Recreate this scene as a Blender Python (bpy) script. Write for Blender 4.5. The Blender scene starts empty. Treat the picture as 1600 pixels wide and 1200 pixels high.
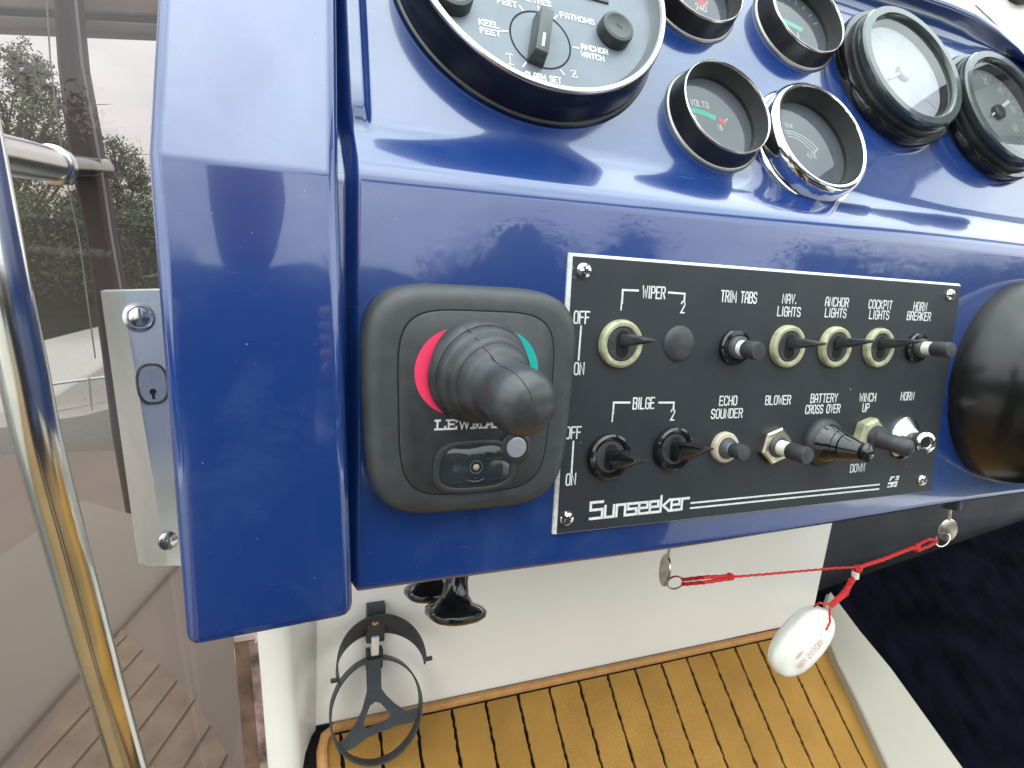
import bpy, bmesh, math, random
from mathutils import Vector, Matrix
from math import sin, cos, pi, radians, sqrt
random.seed(7)
sc = bpy.context.scene
COL = sc.collection

# ------------------------------------------------------------------ camera
R3 = Matrix(((0.92873, -0.00992, 0.37063), (-0.36230, -0.23660, 0.90153), (0.07874, -0.97156, -0.22333)))
CAM = Vector((-0.13829, -0.27706, 1.70104))
FPX = 937.0
cam_d = bpy.data.cameras.new("camera")
cam = bpy.data.objects.new("camera", cam_d)
COL.objects.link(cam)
cr, cd, cf = R3.col[0], R3.col[1], R3.col[2]
mw = Matrix((( cr[0], -cd[0], -cf[0], CAM[0]), (cr[1], -cd[1], -cf[1], CAM[1]), (cr[2], -cd[2], -cf[2], CAM[2]), (0, 0, 0, 1)))
cam.matrix_world = mw
cam_d.sensor_width = 36.0
cam_d.lens = FPX / 1600 * 36
cam_d.clip_start = 0.005
cam_d.clip_end = 2000
sc.camera = cam

# ------------------------------------------------------------------ sky, sun, exposure
SUN = Vector((-0.10, -0.44, 0.88)).normalized()
sun_el = math.asin(SUN.z); sun_rot = math.atan2(SUN.x, SUN.y)
wd = bpy.data.worlds.new("World"); sc.world = wd; wd.use_nodes = True
nt = wd.node_tree; nt.nodes.clear()
N = nt.nodes.new; L = nt.links.new
out = N('ShaderNodeOutputWorld'); b1 = N('ShaderNodeBackground'); b2 = N('ShaderNodeBackground'); ad = N('ShaderNodeAddShader')
sky = N('ShaderNodeTexSky'); sky.sky_type = 'NISHITA'; sky.sun_disc = False
sky.sun_elevation = sun_el; sky.sun_rotation = sun_rot
b1.inputs[1].default_value = 0.08
L(sky.outputs[0], b1.inputs[0])
tc = N('ShaderNodeTexCoord'); sp = N('ShaderNodeSeparateXYZ'); L(tc.outputs['Generated'], sp.inputs[0])
mr = N('ShaderNodeMapRange'); mr.inputs['From Min'].default_value = -0.02; mr.inputs['From Max'].default_value = 1.0
mr.inputs['To Min'].default_value = 1.0; mr.inputs['To Max'].default_value = 3.1     # overcast sky: zenith three times the horizon
L(sp.outputs['Z'], mr.inputs['Value'])
nz = N('ShaderNodeTexNoise'); nz.inputs['Scale'].default_value = 2.2; nz.inputs['Detail'].default_value = 6; nz.inputs['Roughness'].default_value = 0.55
mp = N('ShaderNodeMapping'); mp.inputs['Scale'].default_value = (1, 1, 2.6); L(tc.outputs['Generated'], mp.inputs[0]); L(mp.outputs[0], nz.inputs['Vector'])
cl = N('ShaderNodeMapRange'); cl.inputs['From Min'].default_value = 0.35; cl.inputs['From Max'].default_value = 0.68
cl.inputs['To Min'].default_value = 0.72; cl.inputs['To Max'].default_value = 1.2; L(nz.outputs['Fac'], cl.inputs['Value'])
mu = N('ShaderNodeMath'); mu.operation = 'MULTIPLY'; L(mr.outputs[0], mu.inputs[0]); L(cl.outputs[0], mu.inputs[1])
mu2 = N('ShaderNodeMath'); mu2.operation = 'MULTIPLY'; L(mu.outputs[0], mu2.inputs[0]); mu2.inputs[1].default_value = 1.42
hc = N('ShaderNodeMix'); hc.data_type = 'RGBA'; hc.inputs[6].default_value = (1.0, 0.975, 0.96, 1); hc.inputs[7].default_value = (0.86, 0.99, 0.97, 1)
he = N('ShaderNodeMapRange'); he.inputs['From Min'].default_value = 0.05; he.inputs['From Max'].default_value = 0.75; L(sp.outputs['Z'], he.inputs['Value']); L(he.outputs[0], hc.inputs[0]); L(hc.outputs[2], b2.inputs[0])
L(mu2.outputs[0], b2.inputs[1])
L(b1.outputs[0], ad.inputs[0]); L(b2.outputs[0], ad.inputs[1]); L(ad.outputs[0], out.inputs[0])
sd = bpy.data.lights.new("sun", 'SUN'); sd.energy = 0.5; sd.angle = radians(50); sd.color = (1, 0.96, 0.9)
so = bpy.data.objects.new("sun", sd); COL.objects.link(so); so.location = (5, -2, 8)
so.rotation_euler = SUN.to_track_quat('Z', 'Y').to_euler()
sc.view_settings.view_transform = 'Standard'
try: sc.view_settings.look = 'None'
except Exception: pass
sc.view_settings.exposure = 0.0
sc.view_settings.gamma = 1.0
sc.view_settings.use_curve_mapping = False
sc.render.engine = 'CYCLES'
sc.cycles.max_bounces = 8
sc.cycles.transparent_max_bounces = 16

# ------------------------------------------------------------------ real-world planes of the boat
def ray(px, py): return R3 @ Vector(((px - 800) / FPX, (py - 600) / FPX, 1))
def cam_at(px, py, d): return CAM + ray(px, py) * d
class Fr:
    """a plane in the boat: origin, x along ex, y up the plane, z out of it"""
    def __init__(s, O, ez, ex=(1, 0, 0)):
        s.O = Vector(O); s.ez = Vector(ez).normalized(); e = Vector(ex); e = e - e.dot(s.ez) * s.ez
        s.ex = e.normalized(); s.ey = s.ez.cross(s.ex)
    def pt(s, x, y, z=0): return s.O + x * s.ex + y * s.ey + z * s.ez
    def pix(s, px, py, z=0):
        r = ray(px, py); t = (s.O + z * s.ez - CAM).dot(s.ez) / r.dot(s.ez); q = CAM + t * r - s.O
        return Vector((q.dot(s.ex), q.dot(s.ey), z))
    def wpix(s, px, py, z=0): p = s.pix(px, py, z); return s.pt(*p)
    def mat(s):
        return Matrix(((s.ex[0], s.ey[0], s.ez[0], s.O[0]), (s.ex[1], s.ey[1], s.ez[1], s.O[1]), (s.ex[2], s.ey[2], s.ez[2], s.O[2]), (0, 0, 0, 1)))
    def at(s, x, y, z=0): return Fr(s.pt(x, y, z), s.ez, s.ex)
RK = radians(5.19)
F1 = Fr((0, 0, 1.7), (0, -cos(RK), sin(RK)))               # switch panel face
A2 = RK + radians(22)
F2 = Fr(F1.pt(0, .051, -.0227), (0, -cos(A2), sin(A2)))    # gauge face
FW = Fr((0, .28, 1.4), (0, -1, 0))                          # wall under the dash
ZB = 1.19715
S39 = radians(39)
FB = Fr((0, .28, ZB), (0, -sin(S39), cos(S39)))             # sloping foot board

# ------------------------------------------------------------------ materials
MT = {}
def mat(name, col, rough=.5, metal=0, spec=.5, var=.08, vscale=40, bump=0, bscale=300, coat=0, coatr=.03, col2=None, rvar=0.0, specks=0, ior=1.5, cior=1.5):
    if name in MT: return MT[name]
    m = bpy.data.materials.new(name); m.use_nodes = True; t = m.node_tree; p = t.nodes['Principled BSDF']
    p.inputs['Roughness'].default_value = rough; p.inputs['Metallic'].default_value = metal
    p.inputs['Specular IOR Level'].default_value = spec; p.inputs['IOR'].default_value = ior
    p.inputs['Coat Weight'].default_value = coat; p.inputs['Coat IOR'].default_value = cior; p.inputs['Coat Roughness'].default_value = coatr
    c = t.nodes.new('ShaderNodeTexCoord'); n = t.nodes.new('ShaderNodeTexNoise'); n.inputs['Scale'].default_value = vscale
    n.inputs['Detail'].default_value = 6; t.links.new(c.outputs['Object'], n.inputs['Vector'])
    mx = t.nodes.new('ShaderNodeMix'); mx.data_type = 'RGBA'
    c2 = col2 if col2 else tuple(max(0, x * (1 - 2.2 * var)) for x in col)
    c1 = col if col2 else tuple(min(1, x * (1 + var)) for x in col)
    mx.inputs[6].default_value = (*c1, 1); mx.inputs[7].default_value = (*c2, 1)
    ra = t.nodes.new('ShaderNodeMapRange'); ra.inputs['From Min'].default_value = .3; ra.inputs['From Max'].default_value = .7
    t.links.new(n.outputs['Fac'], ra.inputs['Value']); t.links.new(ra.outputs[0], mx.inputs[0])
    last = mx.outputs[2]
    if specks:
        vo = t.nodes.new('ShaderNodeTexVoronoi'); vo.inputs['Scale'].default_value = specks; t.links.new(c.outputs['Object'], vo.inputs['Vector'])
        n3 = t.nodes.new('ShaderNodeTexNoise'); n3.inputs['Scale'].default_value = specks * .6; t.links.new(c.outputs['Object'], n3.inputs['Vector'])
        th = t.nodes.new('ShaderNodeMapRange'); th.inputs['From Min'].default_value = .5; th.inputs['From Max'].default_value = .72; th.inputs['To Min'].default_value = 0.0; th.inputs['To Max'].default_value = .085
        t.links.new(n3.outputs['Fac'], th.inputs['Value'])
        lt = t.nodes.new('ShaderNodeMath'); lt.operation = 'LESS_THAN'; t.links.new(vo.outputs['Distance'], lt.inputs[0]); t.links.new(th.outputs[0], lt.inputs[1])
        m2 = t.nodes.new('ShaderNodeMix'); m2.data_type = 'RGBA'; m2.inputs[7].default_value = (.5, .52, .55, 1)
        fs = t.nodes.new('ShaderNodeMath'); fs.operation = 'MULTIPLY'; fs.inputs[1].default_value = .4; t.links.new(lt.outputs[0], fs.inputs[0])
        t.links.new(last, m2.inputs[6]); t.links.new(fs.outputs[0], m2.inputs[0]); last = m2.outputs[2]
    t.links.new(last, p.inputs['Base Color'])
    if rvar:
        r2 = t.nodes.new('ShaderNodeMapRange'); r2.inputs['From Min'].default_value = .3; r2.inputs['From Max'].default_value = .7
        r2.inputs['To Min'].default_value = rough; r2.inputs['To Max'].default_value = rough + rvar
        n2 = t.nodes.new('ShaderNodeTexNoise'); n2.inputs['Scale'].default_value = vscale * .5; n2.inputs['Detail'].default_value = 8; t.links.new(c.outputs['Object'], n2.inputs['Vector'])
        t.links.new(n2.outputs['Fac'], r2.inputs['Value']); t.links.new(r2.outputs[0], p.inputs['Roughness'])
    if bump:
        bn = t.nodes.new('ShaderNodeTexNoise'); bn.inputs['Scale'].default_value = bscale; bn.inputs['Detail'].default_value = 4; t.links.new(c.outputs['Object'], bn.inputs['Vector'])
        bu = t.nodes.new('ShaderNodeBump'); bu.inputs['Strength'].default_value = bump; bu.inputs['Distance'].default_value = .001
        t.links.new(bn.outputs['Fac'], bu.inputs['Height']); t.links.new(bu.outputs[0], p.inputs['Normal'])
    MT[name] = m; return m
def glass(name, tint, f0=.04, rough=0.0, haze=None):
    m = bpy.data.materials.new(name); m.use_nodes = True; t = m.node_tree; t.nodes.clear()
    o = t.nodes.new('ShaderNodeOutputMaterial'); mx = t.nodes.new('ShaderNodeMixShader'); tr = t.nodes.new('ShaderNodeBsdfTransparent')
    gl = t.nodes.new('ShaderNodeBsdfGlossy'); fr = t.nodes.new('ShaderNodeFresnel'); fr.inputs[0].default_value = 1.5
    tr.inputs[0].default_value = (*tint, 1); gl.inputs['Roughness'].default_value = rough; gl.inputs[0].default_value = (1, 1, 1, 1)
    t.links.new(fr.outputs[0], mx.inputs[0]); t.links.new(tr.outputs[0], mx.inputs[1]); t.links.new(gl.outputs[0], mx.inputs[2])
    if haze:
        df = t.nodes.new('ShaderNodeBsdfDiffuse'); df.inputs[0].default_value = (*haze, 1); hz = t.nodes.new('ShaderNodeMixShader')
        tcx = t.nodes.new('ShaderNodeTexCoord'); nn = t.nodes.new('ShaderNodeTexNoise'); nn.inputs['Scale'].default_value = 9; nn.inputs['Detail'].default_value = 8; t.links.new(tcx.outputs['Object'], nn.inputs['Vector'])
        rr_ = t.nodes.new('ShaderNodeMapRange'); rr_.inputs['To Min'].default_value = .07; rr_.inputs['To Max'].default_value = .20; t.links.new(nn.outputs['Fac'], rr_.inputs['Value']); t.links.new(rr_.outputs[0], hz.inputs[0])
        t.links.new(mx.outputs[0], hz.inputs[1]); t.links.new(df.outputs[0], hz.inputs[2]); t.links.new(hz.outputs[0], o.inputs[0])
    else: t.links.new(mx.outputs[0], o.inputs[0])
    MT[name] = m; return m
gel = mat('blue_gelcoat', (.0095, .036, .165), .16, spec=.5, var=.06, vscale=9, coat=1, coatr=.05, cior=1.66, rvar=.08, specks=260, bump=.012, bscale=60)
# wear on the gelcoat: chalky smears, polishing scratches, slightly wavy surface
def wear(m):
    t = m.node_tree; p = t.nodes['Principled BSDF']; c = t.nodes.new('ShaderNodeTexCoord')
    src = p.inputs['Base Color'].links[0].from_socket
    n1 = t.nodes.new('ShaderNodeTexNoise'); n1.inputs['Scale'].default_value = 22; n1.inputs['Detail'].default_value = 9; n1.inputs['Roughness'].default_value = .68; n1.inputs['Distortion'].default_value = .6
    t.links.new(c.outputs['Object'], n1.inputs['Vector'])
    r1 = t.nodes.new('ShaderNodeMapRange'); r1.inputs['From Min'].default_value = .5; r1.inputs['From Max'].default_value = .8; r1.inputs['To Max'].default_value = .5; t.links.new(n1.outputs['Fac'], r1.inputs['Value'])
    m1 = t.nodes.new('ShaderNodeMix'); m1.data_type = 'RGBA'; m1.inputs[7].default_value = (.05, .09, .21, 1); t.links.new(src, m1.inputs[6]); t.links.new(r1.outputs[0], m1.inputs[0])
    last = m1.outputs[2]
    for k, (sc_, rot) in enumerate((((70, 900, 900), (0, .5, .9)), ((900, 80, 700), (.6, .2, -.5)), ((60, 60, 1400), (.1, .9, .2)))):
        mp_ = t.nodes.new('ShaderNodeMapping'); mp_.inputs['Scale'].default_value = sc_; mp_.inputs['Rotation'].default_value = rot; t.links.new(c.outputs['Object'], mp_.inputs[0])
        n2 = t.nodes.new('ShaderNodeTexNoise'); n2.inputs['Scale'].default_value = 1; n2.inputs['Detail'].default_value = 1; t.links.new(mp_.outputs[0], n2.inputs['Vector'])
        r2 = t.nodes.new('ShaderNodeMapRange'); r2.inputs['From Min'].default_value = .775; r2.inputs['From Max'].default_value = .85; r2.inputs['To Max'].default_value = .32; t.links.new(n2.outputs['Fac'], r2.inputs['Value'])
        m2 = t.nodes.new('ShaderNodeMix'); m2.data_type = 'RGBA'; m2.inputs[7].default_value = (.22, .27, .40, 1); t.links.new(last, m2.inputs[6]); t.links.new(r2.outputs[0], m2.inputs[0]); last = m2.outputs[2]
    t.links.new(last, p.inputs['Base Color'])
    r3 = t.nodes.new('ShaderNodeMapRange'); r3.inputs['From Min'].default_value = .35; r3.inputs['From Max'].default_value = .75; r3.inputs['To Min'].default_value = .018; r3.inputs['To Max'].default_value = .10
    t.links.new(n1.outputs['Fac'], r3.inputs['Value']); t.links.new(r3.outputs[0], p.inputs['Coat Roughness'])
    n4 = t.nodes.new('ShaderNodeTexNoise'); n4.inputs['Scale'].default_value = 14; n4.inputs['Detail'].default_value = 2; t.links.new(c.outputs['Object'], n4.inputs['Vector'])
    bu = t.nodes.new('ShaderNodeBump'); bu.inputs['Strength'].default_value = .5; bu.inputs['Distance'].default_value = .0012; t.links.new(n4.outputs['Fac'], bu.inputs['Height'])
    t.links.new(bu.outputs[0], p.inputs['Coat Normal'])
wear(gel)
white = mat('white_gelcoat', (.88, .845, .77), .22, var=.025, vscale=6, bump=.02, bscale=40)
cream = mat('cream_gelcoat', (.62, .58, .50), .3, var=.04, vscale=5)
blk = mat('black_plastic', (.018, .018, .02), .32, var=.15, vscale=60, bump=.05, bscale=900, rvar=.12)
blkg = mat('gloss_black', (.010, .010, .011), .10, var=.1, vscale=50, coat=.4)
rub = mat('black_rubber', (.040, .041, .044), .42, var=.2, vscale=120, bump=.1, bscale=1200, rvar=.12)
greyp = mat('charcoal_plastic', (.042, .045, .046), .46, var=.1, vscale=120, bump=.12, bscale=2200, specks=150)
greyd = mat('dark_faceplate', (.032, .034, .035), .42, var=.1, vscale=150, bump=.08, bscale=2500, specks=170)
panm = mat('engraved_laminate', (.018, .021, .026), .40, var=.1, vscale=30, bump=.1, bscale=3500, rvar=.14, specks=130)
prt = mat('white_engraving', (.80, .80, .76), .5, vscale=500, col2=(.55, .56, .54))
wpl = mat('white_plastic', (.80, .775, .70), .35, var=.04, vscale=90)
chrome = mat('chrome', (.82, .82, .82), .05, metal=1, var=.03, rvar=.06)
steel = mat('polished_steel', (.76, .75, .72), .12, metal=1, var=.06, vscale=25, rvar=.1, bump=.03, bscale=80)
brass = mat('worn_nickel', (.62, .56, .46), .22, metal=1, var=.2, vscale=160, rvar=.15)
olive = mat('aged_cream_nylon', (.42, .41, .26), .38, var=.2, vscale=150, bump=.1, bscale=500)
dialm = mat('slate_dial', (.17, .195, .23), .36, var=.05, vscale=60, bump=.03, bscale=2000)
dark_dial = mat('dark_dial', (.14, .155, .18), .35, var=.05, vscale=80)
glare_dial = mat('glare_dial', (.66, .68, .74), .28, var=.08, vscale=25)  # dark dial painted pale, sky glare put into the colour
red = mat('red_print', (.80, .035, .11), .45, var=.04)
green = mat('green_print', (.0, .36, .32), .45, var=.04)
greenb = mat('green_band', (.02, .50, .30), .5, var=.04)
lens = mat('smoked_lens', (.03, .035, .037), .08, var=.2, vscale=60, coat=.5)
cordm = mat('red_cord', (.72, .02, .02), .6, var=.2, vscale=900, bump=.6, bscale=1500)
teak = mat('teak_carpet', (.38, .20, .050), .95, spec=.08, var=.07, vscale=14, bump=.9, bscale=1100)
def vary(m, amt):      # each strip or plank a slightly different tone
    t = m.node_tree; p = t.nodes['Principled BSDF']; src = p.inputs['Base Color'].links[0].from_socket
    oi = t.nodes.new('ShaderNodeObjectInfo'); mr_ = t.nodes.new('ShaderNodeMapRange'); mr_.inputs['To Min'].default_value = 1 - amt; mr_.inputs['To Max'].default_value = 1 + amt
    hs_ = t.nodes.new('ShaderNodeHueSaturation'); t.links.new(oi.outputs['Random'], mr_.inputs['Value']); t.links.new(mr_.outputs[0], hs_.inputs['Value']); t.links.new(src, hs_.inputs['Color']); t.links.new(hs_.outputs[0], p.inputs['Base Color'])
vary(teak, .06)
pipe = mat('tan_piping', (.50, .25, .09), .7, spec=.2, var=.08, vscale=80, bump=.3, bscale=900)
caulk = mat('black_stripe_carpet', (.012, .011, .012), .95, spec=.1, var=.2, bump=.9, bscale=1200)
darkc = mat('black_ribbed_carpet', (.003, .003, .0065), .9, spec=.02, var=.3, vscale=25, bump=.6, bscale=600)
charc = mat('charcoal_panel', (.042, .044, .05), .6, spec=.25, var=.15, vscale=12)
clampm = mat('dark_grey_nylon', (.045, .05, .055), .45, var=.12, vscale=60, bump=.08, bscale=900)
greyscr = mat('grey_print', (.35, .36, .37), .5)
tint = glass('smoked_acrylic', (.40, .365, .35), haze=(.42, .33, .31))
clear = glass('gauge_glass', (.96, .96, .96))
postm = mat('plum_post', (.030, .014, .022), .6, var=.15, vscale=12)
wood = mat('brown_sealant', (.20, .12, .085), .6, var=.3, vscale=30)

# ------------------------------------------------------------------ mesh helpers
class MB:
    def __init__(s, m=None): s.bm = bmesh.new(); s.m = m.copy() if m else Matrix(); s.zi = 0
    def v(s, p): return s.bm.verts.new(s.m @ Vector(p))
    def f(s, vs):
        try: return s.bm.faces.new(vs)
        except ValueError: return None
    def poly(s, pts): return s.f([s.v(p) for p in pts])
    def loft(s, rings, closed=True, cap0=False, cap1=False):
        rs = [[s.v(p) for p in r] for r in rings]; n = len(rs[0])
        for a, b in zip(rs, rs[1:]):
            for i in range(n if closed else n - 1):
                j = (i + 1) % n; s.f([a[i], a[j], b[j], b[i]])
        if cap0: s.f(rs[0][::-1])
        if cap1: s.f(rs[-1])
        return s
    def lathe(s, prof, n=40, m=None, cap0=False, cap1=False):
        m = m or Matrix()
        rings = [[m @ Vector((max(r, 1e-5) * cos(2 * pi * i / n), max(r, 1e-5) * sin(2 * pi * i / n), z)) for i in range(n)] for r, z in prof]
        return s.loft(rings, True, cap0, cap1)
    def box(s, x0, x1, y0, y1, z0, z1, m=None):
        m = m or Matrix()
        r = [[m @ Vector(p) for p in ((x0, y0, z), (x1, y0, z), (x1, y1, z), (x0, y1, z))] for z in (z0, z1)]
        return s.loft(r, True, True, True)
    def prism(s, pts, z0, z1, m=None):
        m = m or Matrix()
        return s.loft([[m @ Vector((p[0], p[1], z)) for p in pts] for z in (z0, z1)], True, True, True)
    def tube(s, path, r, n=12, cap=True, flat=1.0):
        path = [Vector(p) for p in path]; rr = r if isinstance(r, (list, tuple)) else [r] * len(path)
        rings = []; up = None
        for i, p in enumerate(path):
            t = (path[min(i + 1, len(path) - 1)] - path[max(i - 1, 0)]).normalized()
            if up is None: up = t.orthogonal().normalized()
            else: up = (up - up.dot(t) * t).normalized()
            w = t.cross(up)
            rings.append([p + rr[i] * (up * cos(2 * pi * k / n) + w * flat * sin(2 * pi * k / n)) for k in range(n)])
        return s.loft(rings, True, cap, cap)
    def ribbon(s, pts, w, z=0, m=None, ext=True):
        """flat printed line, mitred"""
        m = m or Matrix(); s.zi += 1; z = z + s.zi * 8e-6
        p = [Vector((a[0], a[1])) for a in pts]
        cl_ = len(p) > 2 and (p[0] - p[-1]).length < 1e-7
        if cl_: p = p[:-1]
        n = len(p)
        if ext and not cl_:
            d0 = (p[0] - p[1]).normalized(); d1 = (p[-1] - p[-2]).normalized()
            p[0] = p[0] + d0 * w * .45; p[-1] = p[-1] + d1 * w * .45
        Lf = []; Rt = []
        for i in range(n):
            if cl_: a = (p[i] - p[i - 1]).normalized(); b = (p[(i + 1) % n] - p[i]).normalized()
            else:
                a = (p[i] - p[i - 1]).normalized() if i else (p[1] - p[0]).normalized()
                b = (p[i + 1] - p[i]).normalized() if i < n - 1 else a
            na = Vector((-a.y, a.x)); nb = Vector((-b.y, b.x)); mm = na + nb
            if mm.length < .2: mm = na
            mm.normalize(); k = w / 2 / max(mm.dot(na), .5)
            Lf.append(p[i] + mm * k); Rt.append(p[i] - mm * k)
        lv = [s.v(m @ Vector((q.x, q.y, z))) for q in Lf]; rv = [s.v(m @ Vector((q.x, q.y, z))) for q in Rt]
        for i in range(n if cl_ else n - 1):
            j = (i + 1) % n; s.f([rv[i], rv[j], lv[j], lv[i]])
        return s
    def build(s, name, material, parent=None, smooth=True, ang=32, bevel=0, seg=3, label=None, merge=True):
        bm = s.bm
        if merge: bmesh.ops.remove_doubles(bm, verts=bm.verts, dist=2e-6)
        bmesh.ops.recalc_face_normals(bm, faces=bm.faces)
        if bevel:
            es = [e for e in bm.edges if len(e.link_faces) == 2 and e.calc_face_angle(0) > radians(30)]
            bmesh.ops.bevel(bm, geom=es, offset=bevel, segments=seg, profile=.5, affect='EDGES', clamp_overlap=True)
        for f_ in bm.faces: f_.smooth = smooth
        if smooth:
            for e in bm.edges:
                if len(e.link_faces) == 2 and e.calc_face_angle(0) > radians(ang): e.smooth = False
        me = bpy.data.meshes.new(name); bm.to_mesh(me); bm.free(); me.materials.append(material)
        o = bpy.data.objects.new(name, me); COL.objects.link(o)
        if parent: o.parent = parent
        if label: o['label'] = label
        return o
def thing(name, label, cat, fr=None, loc=None, group=None, kind=None):
    o = bpy.data.objects.new(name, None); COL.objects.link(o); o.empty_display_size = .02
    o.matrix_basis = fr.mat() if fr else Matrix.Translation(loc or (0, 0, 0))
    if label: o['label'] = label
    if cat: o['category'] = cat
    if group: o['group'] = group
    if kind: o['kind'] = kind
    return o
def W(o): return MB(o.matrix_basis.inverted())     # builder taking world coordinates for a child of o
def tag(o, label=None, cat=None, group=None, kind=None):
    for k, v in (('label', label), ('category', cat), ('group', group), ('kind', kind)):
        if v: o[k] = v
    return o
def aim(a, b):
    """matrix with origin a and z axis towards b"""
    a = Vector(a); b = Vector(b); return Matrix.Translation(a) @ (b - a).to_track_quat('Z', 'Y').to_matrix().to_4x4()
def sstep(a, b, x):
    t = max(0, min(1, (x - a) / (b - a))); return t * t * (3 - 2 * t)
def ringpts(cx, cy, r, n=48, a0=0, a1=2 * pi): return [(cx + r * cos(a0 + (a1 - a0) * i / n), cy + r * sin(a0 + (a1 - a0) * i / n)) for i in range(n + 1)]

# ------------------------------------------------------------------ lettering (stroke alphabet on a 4 x 6 grid)
GL = {
 'A': [[(0,0),(0,4.4),(1.2,6),(2.8,6),(4,4.4),(4,0)],[(.3,2.4),(3.7,2.4)]], 'B': [[(0,0),(0,6),(3.2,6),(4,5.2),(4,4),(3.2,3.2),(.4,3.2)],[(3.2,3.1),(4,2.4),(4,.8),(3.2,0),(.4,0)]],
 'C': [[(4,4.8),(3.2,6),(.9,6),(0,5),(0,1),(.9,0),(3.2,0),(4,1.2)]], 'D': [[(0,0),(0,6),(2.8,6),(4,4.9),(4,1.1),(2.8,0),(0,0)]],
 'E': [[(4,6),(0,6),(0,0),(4,0)],[(.3,3.1),(3.2,3.1)]], 'F': [[(4,6),(0,6),(0,0)],[(.3,3.1),(3.2,3.1)]],
 'G': [[(4,4.8),(3.2,6),(.9,6),(0,5),(0,1),(.9,0),(3.2,0),(4,1),(4,2.9),(2.3,2.9)]], 'H': [[(0,0),(0,6)],[(4,0),(4,6)],[(.3,3.1),(3.7,3.1)]],
 'I': [[(.6,0),(.6,6)]], 'K': [[(0,0),(0,6)],[(4,6),(.5,3),(4,0)]], 'L': [[(0,6),(0,0),(3.8,0)]],
 'M': [[(0,0),(0,6),(2.6,1.6),(5.2,6),(5.2,0)]], 'N': [[(0,0),(0,6),(4,0),(4,6)]], 'O': [[(.9,6),(3.1,6),(4,5),(4,1),(3.1,0),(.9,0),(0,1),(0,5),(.9,6)]],
 'P': [[(0,0),(0,6),(3.1,6),(4,5.2),(4,3.6),(3.1,2.8),(.3,2.8)]], 'R': [[(0,0),(0,6),(3.1,6),(4,5.2),(4,3.8),(3.1,3),(.3,3)],[(2.4,2.9),(4,0)]],
 'S': [[(4,4.9),(3.1,6),(.9,6),(0,5.1),(0,4.1),(.9,3.2),(3.1,2.9),(4,2),(4,.9),(3.1,0),(.9,0),(0,1.1)]], 'T': [[(0,6),(4,6)],[(2,5.7),(2,0)]],
 'U': [[(0,6),(0,1),(.9,0),(3.1,0),(4,1),(4,6)]], 'V': [[(0,6),(2,0),(4,6)]], 'W': [[(0,6),(.9,0),(2.4,4.2),(3.9,0),(4.8,6)]], 'X': [[(0,0),(4,6)],[(0,6),(4,0)]],
 'Y': [[(0,6),(2,3),(4,6)],[(2,2.8),(2,0)]], '.': [[(.4,0),(.4,.5)]], '/': [[(0,-.5),(3,6.5)]], '-': [[(0,3),(3,3)]],
 '0': [[(.9,6),(3.1,6),(4,5),(4,1),(3.1,0),(.9,0),(0,1),(0,5),(.9,6)]], '1': [[(1,4.8),(2,6),(2,0)]], '2': [[(0,5),(.9,6),(3.1,6),(4,5),(4,4),(0,0),(4,0)]],
 '3': [[(0,5.2),(.9,6),(3.1,6),(4,5.1),(3.2,3.1),(4,1.1),(3.1,0),(.9,0),(0,.9)]], '4': [[(3,0),(3,6),(0,2),(4,2)]], '5': [[(4,6),(0,6),(0,3.4),(3.1,3.4),(4,2.5),(4,.9),(3.1,0),(0,0)]],
 '6': [[(3.6,6),(1,6),(0,5),(0,1),(.9,0),(3.1,0),(4,1),(4,2.4),(3.1,3.3),(.2,3.3)]], '8': [[(.9,3.2),(0,4),(0,5.2),(.9,6),(3.1,6),(4,5.2),(4,4),(.9,3.2),(0,2.3),(0,.8),(.9,0),(3.1,0),(4,.8),(4,2.3),(3.1,3.2)]],
 'l': [[(.6,0),(.6,6)]],
}
def gw(ch): return 5.2 if ch in 'M' else 4.8 if ch == 'W' else 1.2 if ch in 'I.l' else 3 if ch in ' -/' else 4
def text(mb, s, x, y, h, asp=.6, w=None, z=0, align='c', gap=1.7, rot=0, slant=0, m=None):
    """s centred on (x, y); h letter height; asp squeezes the width"""
    u = h / 6; w = w or h * .14
    tot = sum(gw(c) for c in s) + gap * (len(s) - 1); cur = 0 if align == 'l' else -tot / 2 if align == 'c' else -tot
    ca, sa = cos(rot), sin(rot)
    for ch in s:
        for st in GL.get(ch, []):
            q = []
            for a, b in st:
                X = (cur + a + slant * b) * u * asp; Y = (b - 3) * u
                q.append((x + X * ca - Y * sa, y + X * sa + Y * ca))
            mb.ribbon(q, w, z, m)
        cur += gw(ch) + gap

# =================================================================== DASHBOARD
dash = thing('dashboard', 'glossy navy blue moulded helm dashboard carrying gauges and switches', 'dashboard', loc=F1.pt(-.11, -.17, 0))
def fillet(pts, rad):
    o = [Vector(pts[0])]
    for i in range(1, len(pts) - 1):
        a, b, c = Vector(pts[i - 1]), Vector(pts[i]), Vector(pts[i + 1]); r = rad[i]
        if r <= 0: o.append(b); continue
        d0 = (a - b).normalized(); d1 = (c - b).normalized(); t = r * 1.0
        p0 = b + d0 * t; p1 = b + d1 * t
        for k in range(9):
            u = k / 8; o.append((1 - u) ** 2 * p0 + 2 * u * (1 - u) * b + u * u * p1)
    o.append(Vector(pts[-1])); return o
c22, s22 = cos(radians(22)), sin(radians(22))
P2d = Vector((c22, -s22)); Cr = Vector((.051, -.0227)); P2n = Vector((s22, c22))
top = Cr + P2d * .170
prof = [(-.1675, -.295), (-.1675, 0), (.0294, 0), tuple(Cr), tuple(top), tuple(top + P2d * .004 + P2n * .016), tuple(top + P2d * .009 + P2n * .0165), tuple(top + P2d * .044 + P2n * .006), tuple(top + P2d * .048 - P2n * .20)]
prof = fillet(prof, [0, .005, .0075, .009, .013, .0022, .0022, .004, 0])
pr = [prof[0]]
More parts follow.
